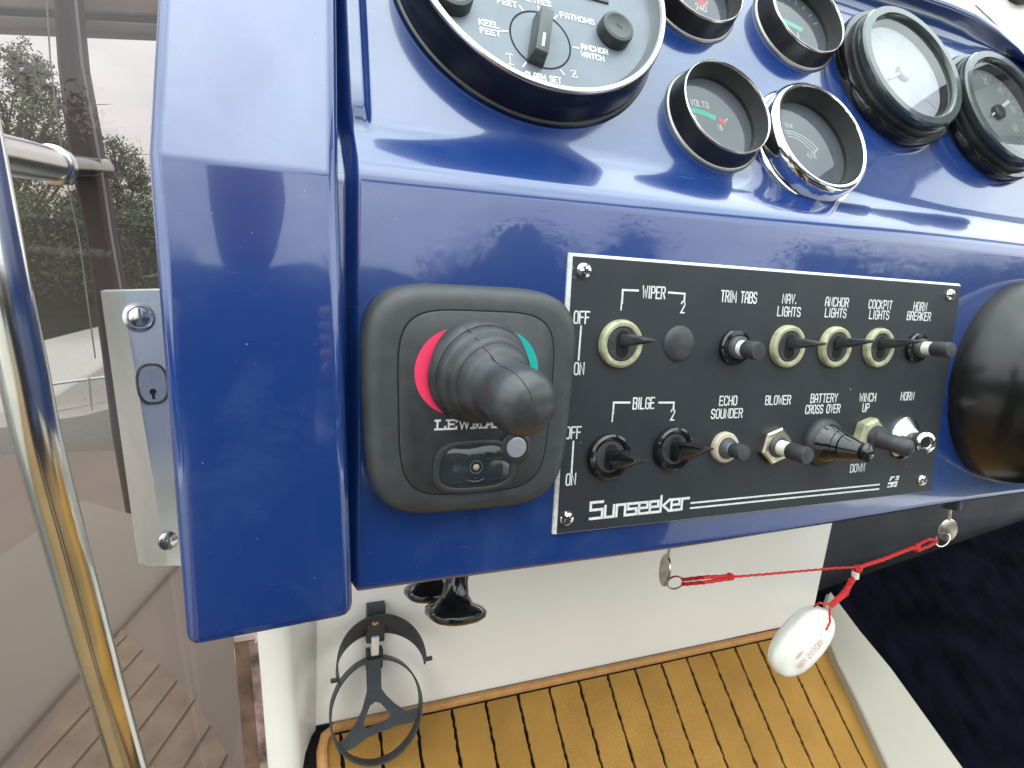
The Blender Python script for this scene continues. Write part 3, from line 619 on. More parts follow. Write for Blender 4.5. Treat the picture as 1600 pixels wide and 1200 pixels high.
def big_gauge(cx, cy, label, dm, R_=.0488):
    F = F2.at(cx, cy, 0); g = thing('round_gauge', label, 'gauge', fr=F, group='large round instruments on the dash')
    mb = MB(); mb.lathe([(R_ * 1.12, 0), (R_ * 1.13, .0015), (R_ * 1.13, .0060), (R_ * 1.11, .0078), (R_ * 1.02, .0080)], 80); mb.build('flange', blkg, g, ang=40)
    mb = MB(); mb.lathe([(R_ * 1.03, .0075), (R_ * 1.035, .0100), (R_ * 1.02, .0115), (R_ * .99, .0118), (R_ * .99, .0140)], 80); mb.build('neck_ring', blk, g, ang=40)
    mb = MB(); mb.lathe([(R_ * .99, .0135), (R_ * 1.005, .0150), (R_ * 1.0, .0180), (R_ * .975, .0192), (R_ * .87, .0192), (R_ * .845, .0180), (R_ * .84, .0165)], 80); mb.build('bezel', mat('gloss_grey_bezel', (.045, .055, .055), .14, coat=.5, var=.05), g, ang=40)
    mb = MB(); mb.lathe([(R_ * .85, .0168), (R_ * .80, .0090)], 80); mb.build('inner_wall', mat('inner_grey', (.045, .046, .044), .4), g)
    mb = MB(); mb.lathe([(R_ * .81, .0090), (.0001, .0090)], 64); mb.build('dial', dm, g)
    mb = MB(); mb.lathe([(R_ * .845, .0160), (.0001, .0160)], 64); mb.build('glass', clear, g)
    return g, F
BZ = .0092
wn_ = mat('white_needle', (.85, .85, .85), .4)
def needle(g, F, a, b, name='needle'):
    p = F.pix(*a, BZ + .0015); q = F.pix(*b, BZ + .0015); d = (q - p).normalized(); n_ = Vector((-d.y, d.x, 0))
    mb = MB(); mb.prism([tuple((p + n_ * .0007))[:2], tuple((p - n_ * .0007))[:2], tuple((q - n_ * .0014))[:2], tuple((q + n_ * .0014))[:2]], BZ + .001, BZ + .0018); mb.build(name, wn_, g, smooth=False)
g, F = big_gauge(.2885, .1035, 'large round dial washed out by bright glare, upper right of the chrome gauge', glare_dial)
needle(g, F, (1390, 122), (1424, 105))
mb = MB(); ticks(mb, 0, 0, .031, .036, -40, 220, 27, .0006, BZ); ticks(mb, 0, 0, .029, .036, -40, 220, 6, .0010, BZ); mb.build('scale_marks', prt, g, smooth=False, merge=False)
lab('20', 1371, 71, .0055, .7, .0010, g, F, BZ); lab('30', 1396, 61, .0055, .7, .0010, g, F, BZ); lab('60', 1443, 152, .0055, .7, .0010, g, F, BZ)
mb = MB(Matrix.Translation((0, 0, BZ))); mb.lathe([(.006, 0), (.006, .003), (.0045, .004), (.0001, .004)], 24); mb.build('needle_hub', glare_dial, g)
g, F = big_gauge(.3915, .0892, 'large round dial numbered 50 and 60, cut by the right edge of the view', mat('glare_slate_dial', (.30, .33, .33), .3, var=.1, vscale=30))  # dial colour lightened to carry the glare on its glass
needle(g, F, (1550, 180), (1576, 158))
mb = MB(); ticks(mb, 0, 0, .031, .036, -50, 220, 28, .0006, BZ); mb.build('scale_marks', prt, g, smooth=False, merge=False)
for s_, x_, y_ in (('20', 1540, 127), ('40', 1563, 141), ('50', 1583, 171), ('60', 1587, 200)): lab(s_, x_, y_, .0050, .7, .0008, g, F, BZ)
mb = MB(Matrix.Translation((0, 0, BZ))); mb.lathe([(.006, 0), (.006, .003), (.0045, .004), (.0001, .004)], 24); mb.build('needle_hub', blk, g)

# depth sounder
F = F2.at(-.0030, .0965, 0)
ds = thing('depth_sounder', 'large round black depth sounder with silver rim, grey face and a selector bar knob', 'depth sounder', fr=F)
mb = MB(); mb.lathe([(.0788, 0), (.0795, .0010), (.0790, .0022), (.0775, .0026), (.0755, .0180), (.0745, .0205)], 120); mb.build('case', mat('satin_black_case', (.010, .011, .014), .22, var=.1, specks=120), ds, ang=40)
mb = MB(); mb.lathe([(.0745, .0201), (.0746, .0216), (.0735, .0224), (.0718, .0222), (.0712, .0208)], 120); mb.build('rim', mat('satin_silver', (.8, .8, .8)), ds, ang=60)
mb = MB(); mb.lathe([(.0719, .0212), (.0695, .0165), (.0680, .0150)], 120); mb.build('inner_lip', mat('grey_lip', (.10, .11, .12), .35), ds)
ZD = .0151
mb = MB(); mb.lathe([(.0682, ZD), (.0001, ZD)], 96); mb.build('face', dialm, ds)
Z = ZD + .00015
for s_, x_, y_, h_ in (('FEET', 792, 4, .0042), ('METRES', 838, 1, .0042), ('FATHOMS', 902, 29, .0044), ('KEEL', 764, 37, .0042), ('FEET', 766, 50, .0042), ('ANCHOR', 929, 77, .0042), ('WATCH', 926, 88, .0042), ('ALARM SET', 849, 121, .0044)):
    lab(s_, x_, y_, h_ * .74, .70 if s_[0:2] == 'AL' else .92, .00078, ds, F, Z, gap=1.9)
mb = MB()
for a, b in (((812, 9), (817, 16)), ((841, 10), (842, 17)), ((866, 29), (871, 24)), ((784, 48), (793, 49)), ((896, 74), (904, 75)), ((817, 104), (822, 98)), ((876, 110), (881, 116))):
    mb.ribbon([tuple(F.pix(*a, Z))[:2], tuple(F.pix(*b, Z))[:2]], .0009, Z)
mb.build('tick_mark', prt, ds, smooth=False, merge=False)
mb = MB()   # serif symbols either side of ALARM SET
for (x_, y_), pl in (((796, 92), [[(-4,10),(5,10)],[(1,10),(1,-10)],[(-3,-10),(6,-10)],[(-4,10),(-5,7)],[(5,10),(6,7)]]), ((897, 116), [[(-5,7),(4,7),(-4,-6),(5,-6)],[(-5,7),(-5,4)],[(5,-6),(5,-3)],[(-2,0),(3,1)]])):
    c = F.pix(x_, y_, Z)
    for l_ in pl: mb.ribbon([(c.x + a * .00032, c.y + b * .00030) for a, b in l_], .00045, Z)
mb.build('symbol', prt, ds, smooth=False, merge=False)
c = F.pix(845, 62, Z)
mb = MB(); mb.ribbon(ringpts(c.x, c.y, .0170, 60), .0009, Z); mb.build('selector_ring', mat('slot_black', (0, 0, 0)), ds, smooth=False)
a = F.pix(857, 12, .0245); b = F.pix(847, 79, .0245); d = (a - b); Ln = d.length; ang = math.atan2(d.y, d.x)
mb = MB(Matrix.Translation(((a.x + b.x) / 2, (a.y + b.y) / 2, ZD)) @ Matrix.Rotation(ang, 4, 'Z'))
mb.loft([[(-Ln / 2 - .001, -.0046, 0), (Ln / 2 + .001, -.0046, 0), (Ln / 2 + .001, .0046, 0), (-Ln / 2 - .001, .0046, 0)], [(-Ln / 2, -.0034, .0095), (Ln / 2, -.0034, .0095), (Ln / 2, .0034, .0095), (-Ln / 2, .0034, .0095)]], True, True, True)
o = mb.build('selector_bar', mat('slate_knob', (.045, .05, .055), .3), ds, bevel=.0005, seg=2)
mb = MB(Matrix.Translation(((a.x + b.x) / 2, (a.y + b.y) / 2, ZD)) @ Matrix.Rotation(ang, 4, 'Z')); mb.box(-Ln * .40, -Ln * .10, -.0007, .0007, .0095, .0097); mb.build('pointer_line', prt, o, smooth=False)
for x_, y_ in ((967, 44), (712, -14)):
    c = F.pix(x_, y_ - 4, .0218); mb = MB(Matrix.Translation((c.x, c.y, ZD))); mb.lathe([(.0100, 0), (.0098, .0052), (.0092, .0066), (.0075, .0069), (.0070, .0066), (.0001, .0064)], 40); o = mb.build('knob', mat('dark_knob', (.028, .034, .034), .38), ds, ang=40)
    mb = MB(Matrix.Translation((c.x, c.y, ZD + .0067))); mb.ribbon([(-.001, .001), (.002, -.001)], .0004, 0); mb.build('knob_mark', mat('slot_black', (0, 0, 0)), o, smooth=False)
c = F.pix(935, -4, Z); mb = MB(); mb.box(c.x - .010, c.x + .006, c.y - .003, c.y + .004, ZD, ZD + .001); mb.build('display_window', lens, ds, bevel=.0004)

# steering column boss
F = Fr(F1.pt(.3835, -.069, 0), F1.ez)
sb = thing('steering_boss', 'big domed glossy black steering column boss cut by the right edge of the view', 'steering boss', fr=F)
RB = .077
mb = MB(); mb.lathe([(RB * 1.0, 0), (RB * 1.0, .004), (RB * .985, .010), (RB * .95, .020), (RB * .88, .031), (RB * .76, .041), (RB * .6, .048), (RB * .4, .052), (.0001, .053)], 72); mb.build('dome', mat('boss_black', (.007, .007, .007), .20, var=.2, vscale=30, specks=60, rvar=.15), sb, ang=60)
mb = MB(Matrix.Translation((0, 0, .045))); mb.lathe([(.022, 0), (.022, .03), (.018, .034), (.0001, .034)], 40); mb.build('hub', blkg, sb)

# =================================================================== UNDER THE DASH
wallo = None
# wall, left pillar, foot board, right trim
mb = MB(); m = FW.mat(); mb.m = m
w0 = FW.pix(492, 1100).x; wr = .60
mb.box(w0 - .004, wr, -.2045, .04, -.02, 0); tag(mb.build('footwell_wall', white, smooth=True, bevel=.002), kind='structure')
pil = MB(FW.mat()); xl = -.152; xr = -.121
pil.loft([[(xl + (.0057 if z else 0), y, .012 + .0) for z in (0,)] for y in (0,)], False) if False else None
def pillar_ring(y):
    k = (y + .10) / -.15 * .0075
    return [(xl + k, y, -.06), (xl + k, y, .030), (xl + k + .003, y, .034), (xr + k - .010, y, .036), (xr + k - .004, y, .034), (xr + k, y, .028), (xr + k + .004, y, .016), (w0 + .001, y, .001), (w0 + .001, y, -.06)]
pil.loft([pillar_ring(y) for y in (.10, -.1, -.25, -.45)], True, True, True)
pl = pil.build('pillar', white, ang=50); tag(pl, 'white rounded gelcoat pillar at the left end of the footwell wall', 'pillar')
ft = thing('foot_board', 'sloping footrest covered in tan carpet with black plank stripes', 'footrest', fr=FB)
mb = MB(); mb.box(w0 - .014, .612, -.62, -.0005, -.03, -.0035); mb.build('base_mat', caulk, ft, smooth=False)
edge = -.0125
xsl = [-.035 + 40.35e-3 * i for i in range(-2, 17)]
random.seed(3)
for i in range(len(xsl) - 1):
    x0 = max(xsl[i], w0 + .006) + .0017; x1 = min(xsl[i + 1], .609) - .0017
    if x1 - x0 < .004: continue
    mb = MB(); n = 150; lo = []; hi = []
    for k in range(n + 1):
        y = edge - .0008 - k * .60 / n
        lo.append((x0 + random.uniform(-.0008, .0008), y)); hi.append((x1 + random.uniform(-.0008, .0008), y))
    v0 = [mb.v((a, b, -.004)) for a, b in lo]; v1 = [mb.v((a + .0002, b, -.0007)) for a, b in lo]; v2 = [mb.v((a - .0002, b, -.0007)) for a, b in hi]; v3 = [mb.v((a, b, -.004)) for a, b in hi]
    for k in range(n):
        for A_, B_ in ((v0, v1), (v1, v2), (v2, v3)): mb.f([A_[k], B_[k], B_[k + 1], A_[k + 1]])
    mb.f([v0[0], v1[0], v2[0], v3[0]])
    mb.build('carpet_strip', teak, ft, smooth=False)
mb = MB(); mb.tube([(w0 + .007, -.62, -.001), (w0 + .006, -.30, -.001), (w0 + .006, -.025, -.001), (w0 + .010, -.012, -.001), (w0 + .02, -.0065, -.001), (.58, -.0065, -.001), (.598, -.0065, -.001)], .0062, 10, flat=.8)
mb.build('edge_piping', pipe, ft)
# right-hand white side rail of the foot board
a0 = FB.pix(1279, 960); 
mb = MB(FB.mat())
L0 = [FB.pix(x_, y_, .012) for x_, y_ in ((1282, 965), (1310, 1035), (1340, 1095), (1388, 1198))]
R0 = [FB.pix(x_, y_, .024) for x_, y_ in ((1300, 925), (1345, 985), (1395, 1045), (1505, 1198))]
L0.append(L0[-1] + (L0[-1] - L0[0]) * 1.2); R0.append(R0[-1] + (R0[-1] - R0[0]) * 1.2)
rings = []
for a, b in zip(L0, R0):
    rings.append([(a.x, a.y, -.03), (a.x, a.y, .010), (a.x + .002, a.y, .012), (b.x - .003, b.y, .024), (b.x, b.y, .022), (b.x + .004, b.y, -.03)])
mb.loft(rings, True, True, True); tag(mb.build('side_rail', mat('shaded_cream', (.35, .31, .245), .35, var=.01), ang=30), 'white gelcoat side rail running along the right of the tan footrest', 'side rail')  # rail colour lowered in tone, shade from the helm painted in
# wall edge right: charcoal panel and ribbed black carpet beyond
ch = MB(FW.mat()); ch.box(.58, 1.6, -.6, .05, -.12, -.085); tag(ch.build('charcoal_panel', charc, smooth=False), 'smooth charcoal panel below the dash, right of the white footwell wall', 'panel')
rb = MB(FB.mat())
rings = []; x = .607
zs = []
while x < 1.7:
    for dx, z in ((0, .0082), (.004, .0092), (.012, .0097), (.024, .0097), (.032, .0092), (.037, .0082)): zs.append((x + dx, z))
    x += .040
rb.loft([[(a, max(0, a - .607) * .10 + .035, z) for a, z in zs], [(a, -.9, z) for a, z in zs]], closed=False)
tag(rb.build('ribbed_mat', darkc, ang=30), 'black ribbed carpet sloping down right of the white side rail', 'carpet')
tl_ = Vector((0, 0, 0))

# pull knobs under the dash
def pull(px, py, Yd, label, tilt=(0, 0, 0), s=1.0):
    c = Fr((0, Yd, 1.4), (0, -1, 0)).wpix(px, py); o = thing('pull_knob', label, 'pull knob', loc=c, group='engine stop pulls under the dash')
    m = Matrix.Rotation(radians(tilt[0]), 4, 'X') @ Matrix.Rotation(radians(tilt[1]), 4, 'Y')
    mb = MB(m); n = 48; rings = []
    for r_, z in ((.0085, .030), (.0075, .012), (.0085, .004), (.0115, -.001), (.0165, -.0035), (.0195, -.006), (.0195, -.009), (.0165, -.0115), (.010, -.0130), (.0001, -.0135)):
        rings.append([((r_ * s) * (1 + (.09 * cos(3 * t) if r_ > .012 else 0)) * cos(t), (r_ * s) * (1 + (.09 * cos(3 * t) if r_ > .012 else 0)) * sin(t), z * s) for t in [2 * pi * i / n for i in range(n)]])
    mb.loft(rings, True, False, False); k = mb.build('handle', blkg, o, ang=60)
    mb = MB(m); mb.lathe([(.004 * s, .028 * s), (.004 * s, .09)], 16); mb.build('shaft', steel, o)
    return o
pull(711, 938, .05, 'glossy black pull knob hanging lowest under the dash edge', (-20, 7, 0), 1.0)
pull(672, 908, .10, 'second black pull knob, mostly hidden by the dash edge', (-20, 4, 0), 1.0)

# cup holder
FC = FW
ch_ = thing('cup_holder', 'dark grey plastic folding cup holder with two rings, on the white wall', 'cup holder', loc=FW.wpix(588, 1000))
def wq(px, py, z): return FW.wpix(px, py, z)
mb = W(ch_)
# mounting block and upper arm
def strip(pxs, z, halfw, th):
    pass
Mc = FW.mat()
def wbox(mb, p0, p1, z0, z1):
    a = FW.pix(*p0, z1); b = FW.pix(*p1, z1)
    mb.box(min(a.x, b.x), max(a.x, b.x), min(a.y, b.y), max(a.y, b.y), z0, z1, Mc)
mb = W(ch_); wbox(mb, (574, 950), (601, 1002), 0, .010); mb.build('mount_block', clampm, ch_, bevel=.001)
mb = W(ch_); wbox(mb, (581, 998), (592, 1024), 0, .013); mb.build('pivot_pin', wpl, ch_, bevel=.001)
mb = W(ch_); a = FW.pix(586, 971, .010); mb.lathe([(.0035, .0), (.0035, .0015), (.002, .0020), (.0001, .002)], 12, Mc @ Matrix.Translation(a)); mb.build('bolt', steel, ch_)
# upper half band: horizontal arc coming out of the wall
def band(mb, c, R_, a0, a1, hgt, th, zc, tiltx=0.0, n=48, rx=1.0):
    rings = []
    for i in range(n + 1):
        t = a0 + (a1 - a0) * i / n
        def P_(r_, dy):
            x = c.x + r_ * rx * cos(t); z = zc + r_ * sin(t); y = c.y + dy - (z) * math.tan(tiltx)
            return Mc @ Vector((x, y, z))
        rings.append([P_(R_, -hgt / 2), P_(R_ + th, -hgt / 2), P_(R_ + th, hgt / 2), P_(R_, hgt / 2)])
    mb.loft(rings, True, True, True)
cu = FW.pix(592, 972, .005)
# the band tips: right (665,1045) left (522,1075) in the picture: arc reaching out ~ 45 mm from the wall
def arc3(mb, pts, hw, th, up=Vector((0, 0, 1))):
    """flat strap through world points, hw half width along 'up'"""
    pts = [Vector(p) for p in pts]; rings = []
    for i, p in enumerate(pts):
        t = (pts[min(i + 1, len(pts) - 1)] - pts[max(i - 1, 0)]).normalized(); h = hw[i] if isinstance(hw, list) else hw
        u_ = (up - up.dot(t) * t).normalized(); n_ = t.cross(u_)
        rings.append([p - u_ * h - n_ * th / 2, p + u_ * h - n_ * th / 2, p + u_ * h + n_ * th / 2, p - u_ * h + n_ * th / 2])
    mb.loft(rings, True, True, True)
def circle_arc(c3, ux, uy, R_, a0, a1, n=40): return [c3 + ux * (R_ * cos(a0 + (a1 - a0) * i / n)) + uy * (R_ * sin(a0 + (a1 - a0) * i / n)) for i in range(n + 1)]
# upper ring plane: hinges at the wall, hangs down-forward
def ring_from(pa, za, pb, zb, R_guess=None):
    A_ = wq(*pa, za); B_ = wq(*pb, zb); return A_, B_
RA = .0425
A_ = wq(588, 975, .008)
dn = Vector((0, -.90, -.44)).normalized()
c1 = A_ + dn * RA
mb = W(ch_); nrm_ = Vector((1, 0, 0)).cross(dn).normalized()
arc3(mb, circle_arc(c1, Vector((1, 0, 0)), -dn, RA, radians(-8), radians(196), 44), [.0045 + .0130 * sin(pi * i / 44) for i in range(45)], .0016, up=nrm_); mb.build('upper_band', clampm, ch_, ang=50)
for t, sg in ((radians(-4), 1), (radians(190), -1)):
    q = c1 + Vector((1, 0, 0)) * RA * cos(t) - dn * RA * sin(t); mb = W(ch_); mb.tube([q, q + Vector((sg * .007, 0, 0))], .0022, 10); mb.build('pivot_stub', clampm, ch_)
# lower ring with tripod arm
RBm = .0430
A_ = wq(586, 1028, .010)
B_ = wq(591, 1190, .045)
dn = (B_ - A_).normalized(); R2 = (B_ - A_).length / 2; c2 = (A_ + B_) / 2
nr = Vector((1, 0, 0)).cross(dn).normalized()
mb = W(ch_); arc3(mb, circle_arc(c2, Vector((.90, 0, 0)), dn, R2, 0, 2 * pi, 72), .0065, .0018, up=nr); mb.build('lower_ring', clampm, ch_, ang=50)
def pl_pt(x, y, z=0): return c2 + Vector((1, 0, 0)) * x + (-dn) * y + nr * z   # in-ring coordinates, y up
TP = lambda a, b: ((a - 658) / 257 * R2 * .90, (860 - b) / 295 * R2)
tri_out = [TP(*q) for q in ((606, 575), (690, 575), (688, 745), (715, 790), (765, 850), (830, 905), (895, 900), (893, 955), (860, 975), (780, 972), (690, 985), (600, 1005), (520, 1045), (445, 1062), (425, 1010), (475, 990), (530, 925), (575, 850), (606, 750))]
tri_in = [TP(*q) for q in ((650, 812), (680, 825), (705, 860), (738, 905), (720, 932), (650, 945), (600, 955), (575, 935), (595, 885), (620, 830))]
mb = W(ch_)
bmx = mb.bm
ov = [mb.v(pl_pt(a, b, .001)) for a, b in tri_out]; iv = [mb.v(pl_pt(a, b, .001)) for a, b in tri_in]
eo = [bmx.edges.new((ov[i], ov[(i + 1) % len(ov)])) for i in range(len(ov))] + [bmx.edges.new((iv[i], iv[(i + 1) % len(iv)])) for i in range(len(iv))]
r_ = bmesh.ops.triangle_fill(bmx, use_beauty=True, edges=eo)
ex = bmesh.ops.extrude_face_region(bmx, geom=list(bmx.faces))
off = (ch_.matrix_basis.inverted().to_3x3() @ nr) * -.0026
bmesh.ops.translate(bmx, vec=off, verts=[g_ for g_ in ex['geom'] if isinstance(g_, bmesh.types.BMVert)])
mb.build('tripod_arm', clampm, ch_, smooth=False)
mb = W(ch_); wbox(mb, (573, 1020), (598, 1044), 0, .009); mb.build('hinge_clip', clampm, ch_, bevel=.001)
mb = W(ch_); mb.lathe([(.003, 0), (.003, .0015), (.0001, .0018)], 12, Matrix.Translation(pl_pt(-.001, .015, .0012)) @ nr.to_track_quat('Z', 'Y').to_matrix().to_4x4()); mb.build('bolt', steel, ch_)

# =================================================================== KEYS, LANYARD, FLOAT
FK = Fr((0, .012, 1.5), (0, -1, 0))
def kp(px, py, y=0.0): return Fr((0, .012 + y, 1.5), (0, -1, 0)).wpix(px, py)
def disc_key(ctr, nvec, rx, ry, label, blade_to, upv):
    o = thing('ignition_key', label, 'key', loc=ctr, group='keys under the dash'); nvec = nvec.normalized(); upv = (upv - upv.dot(nvec) * nvec).normalized(); sx = upv.cross(nvec)
    mb = W(o); n = 40; cs = []
    for dz, k in ((-.0010, .93), (-.0006, 1), (.0006, 1), (.0010, .93)): cs.append([ctr + sx * rx * k * cos(t) + upv * ry * k * sin(t) + nvec * dz for t in [2 * pi * i / n for i in range(n)]])
    mb.loft(cs, True, True, True); mb.build('bow', brass, o, ang=50)
    mb = W(o); e = ctr + upv * ry * .9; mb.tube([e, e + upv * .02], .0028, 8, flat=.35); mb.build('blade', brass, o)
    mb = W(o); mb.tube([e + upv * .011, e + upv * .03], .0075, 20); mb.build('lock_barrel', blk, o)
    return o
k1 = kp(1039, 891, .02); disc_key(k1, Vector((-1, .28, .05)), .0085, .0115, 'dark oval key seen edge-on at the left end of the red lanyard', None, Vector((0, 0, 1)))
k2 = kp(1481, 828, .02); disc_key(k2, Vector((-.35, -1, .1)), .0085, .0105, 'pale round key at the right end of the red lanyard', None, Vector((-.05, 0, 1)))
def loopring(c, ux, uy, r, name, label, tr_=.0006):
    mb = MB(Matrix.Translation(-c)); mb.tube([c + ux * r * cos(t) + uy * r * .62 * sin(t) for t in [2 * pi * i / 28 for i in range(57)]] if False else [c + ux * r * cos(2 * pi * i / 28) + uy * r * .62 * sin(2 * pi * i / 28) + ux.cross(uy) * (.0006 * i / 28) for i in range(57)], tr_, 6, cap=True)
    o = mb.build(name, steel); o.location = c; tag(o, label, 'key ring', 'split rings on the keys'); return o
r1 = kp(1054, 910, .018); loopring(r1, Vector((1, 0, 0)), Vector((0, .3, .95)).normalized(), .0068, 'key_ring', 'thin steel split ring through the left key')
r2 = kp(1472, 843, .012); loopring(r2, Vector((.75, 0, .65)).normalized(), Vector((-.5, .5, .6)).normalized(), .0072, 'key_ring', 'thin steel split ring through the right key')
ly = thing('lanyard', 'taut red cord lanyard joining the two ignition keys', 'lanyard', loc=kp(1340, 888))
def cordtube(mb, pts, r, twist=True):
    pts = [Vector(p) for p in pts]; dense = []
    for a, b in zip(pts, pts[1:]):
        n = max(2, int((b - a).length / .0012))
        for k in range(n): dense.append(a.lerp(b, k / n))
    dense.append(pts[-1]); dense = [p + Vector((0, 0, .00018 * sin(i * 1.1))) for i, p in enumerate(dense)]
    mb.tube(dense, [r * (1 + .10 * sin(i * 2.1)) for i in range(len(dense))], 8)
mb = W(ly); cordtube(mb, [kp(1066, 906, .016), kp(1100, 902), kp(1140, 900)], .0013); cordtube(mb, [kp(1066, 913, .016), kp(1100, 910), kp(1140, 904)], .0013); mb.build('loop', cordm, ly)
mb = W(ly); cordtube(mb, [kp(1134, 902), kp(1150, 901), kp(1200, 897), kp(1245, 893), kp(1300, 888), kp(1342, 886)], .00085); mb.build('thin_cord', cordm, ly)
mb = W(ly); cordtube(mb, [kp(1340, 887), kp(1380, 874), kp(1420, 858), kp(1436, 853)], .0015); mb.build('braided_cord', cordm, ly)
mb = W(ly); cordtube(mb, [kp(1430, 853), kp(1450, 843), kp(1462, 843, .010)], .0013); cordtube(mb, [kp(1432, 861), kp(1452, 853), kp(1464, 846, .010)], .0013); mb.build('loop', cordm, ly)
def knot(mb, c, r):
    for k in range(3): 
        ax = Vector((random.uniform(-1, 1), random.uniform(-1, 1), random.uniform(-1, 1))).normalized(); u1 = ax.orthogonal().normalized(); u2 = ax.cross(u1)
        mb.tube([c + (u1 * cos(t) + u2 * sin(t)) * r for t in [2 * pi * i / 16 for i in range(17)]], r * .5, 7)
for c_, r_ in ((kp(1141, 901), .0020), (kp(1433, 858), .0020), (kp(1340, 889), .0024)):
    mb = W(ly); knot(mb, c_, r_); mb.build('knot', cordm, ly)
mb = W(ly); cordtube(mb, [kp(1340, 890), kp(1336, 902)], .0020); cordtube(mb, [kp(1336, 900), kp(1320, 925), kp(1298, 947)], .0021); cordtube(mb, [kp(1330, 905), kp(1322, 928), kp(1300, 944)], .0019); mb.build('plaited_tail', cordm, ly)
mb = W(ly); mb.tube([kp(1337, 893), kp(1336, 903)], .0028, 12); mb.build('bead', wpl, ly)
mb = W(ly); cordtube(mb, [kp(1298, 945), kp(1296, 958, -.004), kp(1297, 972, -.006), kp(1291, 984, -.008)], .0008); cordtube(mb, [kp(1297, 945), kp(1280, 942, .002), kp(1272, 948, .008)], .0008); mb.build('tail_loop', cordm, ly)
# float: flattened oval with raised middle, hanging tilted
fc = kp(1252, 1001, .004)
ax = (kp(1290, 958, .0) - kp(1214, 1045, .0)).normalized(); Lf = (kp(1290, 950, 0) - kp(1212, 1052, 0)).length / 2
fl = thing('key_float', 'white oval key float hanging from the red lanyard', 'key float', loc=fc)
out_ = Vector((-.20, -.80, .40)); out_ = (out_ - out_.dot(ax) * ax).normalized(); wx = out_.cross(ax)
mb = W(fl); n = 40; rings = []
for i in range(25):
    t = -1 + 2 * i / 24; t = max(-.9995, min(.9995, t)); s_ = (1 - abs(t) ** 2.5) ** .45
    ring = []
    for k in range(n):
        a = 2 * pi * k / n; c_, d_ = cos(a), sin(a)
        e = 2 / 3.6
        X = .0165 * s_ * (abs(c_) ** e) * (1 if c_ > 0 else -1); Y = .0090 * s_ * (abs(d_) ** e) * (1 if d_ > 0 else -1)
        ring.append(fc + ax * Lf * t + wx * X + out_ * Y)
    rings.append(ring)
mb.loft(rings, True, True, True); mb.build('float_body', wpl, fl, ang=70)
Mf = Matrix((( ax[0], -wx[0], out_[0], fc[0]), (ax[1], -wx[1], out_[1], fc[1]), (ax[2], -wx[2], out_[2], fc[2]), (0, 0, 0, 1)))
mb = W(fl); MM = Mf @ Matrix.Translation((0, 0, .0092))
text(mb, 'YACHTING PARK', -.004, .0065, .0042, .60, .00030, 0, rot=pi, m=MM, gap=1.6)
mb.build('lettering', mat('red_ink', (.62, .24, .19), .6), fl, smooth=False, merge=False)
mb = W(fl); text(mb, 'MARINA', -.010, .0008, .0022, .6, .00022, 0, rot=pi, m=MM); text(mb, '08 60 62 14', -.006, .004, .0022, .6, .00022, 0, rot=pi, m=MM) if False else None
mb.build('lettering', mat('faded_ink', (.55, .3, .26), .6), fl, smooth=False, merge=False)

# =================================================================== LEFT SIDE: rail, smoked pane, post, lock plate, frame
pn = thing('smoked_pane', 'large smoked acrylic side screen left of the dash, trees showing through', 'side screen', loc=(-.6, .34, 1.2))
FP = Fr((0, .34, 1.5), (0, -1, 0))
xr_ = FP.pix(388, 1195).x; xr2 = FP.pix(372, 1020).x
mb = W(pn)
A = [FP.pt(-2.2, -1.4), FP.pt(xr_ + .018, -.60), FP.pt(FP.pix(366, 1020).x, FP.pix(366, 1020).y), FP.pt(FP.pix(240, 0).x + .06, .55), FP.pt(-2.2, .9)]
mb.poly(A); mb.build('pane', tint, pn, smooth=False)
mb = W(pn); a = FP.pix(366, 1000); b = FP.pix(384, 1210); 
mb.loft([[FP.pt(q.x, q.y, -.004), FP.pt(q.x + .020, q.y, -.004), FP.pt(q.x + .020, q.y, .004), FP.pt(q.x, q.y, .004)] for q in (a, b, b + (b - a) * 2)], True, True, True); mb.build('edge_seal', wood, pn)
mb = W(pn); a = FP.pix(389, 1000); b = FP.pix(408, 1210)
mb.loft([[FP.pt(q.x, q.y, -.006), FP.pt(q.x + .014, q.y, -.006), FP.pt(q.x + .014, q.y, .006), FP.pt(q.x, q.y, .006)] for q in (a, b, b + (b - a) * 2)], True, True, True); mb.build('edge_trim', mat('pinkish_trim', (.36, .24, .22), .4, var=.35, vscale=60), pn)
# moulded plum post behind the pane, leaning and curved
po = thing('door_post', 'dark plum curved post seen through the smoked screen', 'post', loc=(-.5, .36, 1.2))
FO = Fr((0, .37, 1.5), (0, -1, 0))
Lp = [(80, -60), (85, 20), (90, 100), (102, 200), (117, 290), (135, 375), (146, 458), (160, 560), (175, 680), (196, 800)]
Rp = [(110, -60), (118, 20), (126, 100), (145, 200), (160, 290), (173, 375), (188, 458), (208, 560), (232, 680), (262, 800)]
mb = W(po); rings = []
for a, b in zip(Lp, Rp):
    p = FO.pix(*a); q = FO.pix(*b); rings.append([FO.pt(p.x, p.y, -.03), FO.pt(p.x, p.y, 0), FO.pt(p.x + .003, p.y, .004), FO.pt(q.x - .003, q.y, .004), FO.pt(q.x, q.y, 0), FO.pt(q.x, q.y, -.03)])
mb.loft(rings, True, True, True); mb.build('post_body', postm, po, ang=50)
mb = W(po); mb.tube([FO.wpix(x_ + 2, y_, .007) for x_, y_ in Rp[:8]], .0012, 6); mb.build('edge_bead', mat('pale_bead', (.6, .6, .62), .2), po)
mb = W(po); mb.tube([FO.wpix(x_ - 11, y_, .007) for x_, y_ in Lp[:8]], .0007, 6); mb.build('edge_bead', mat('pale_bead', (.6, .6, .62), .2), po)
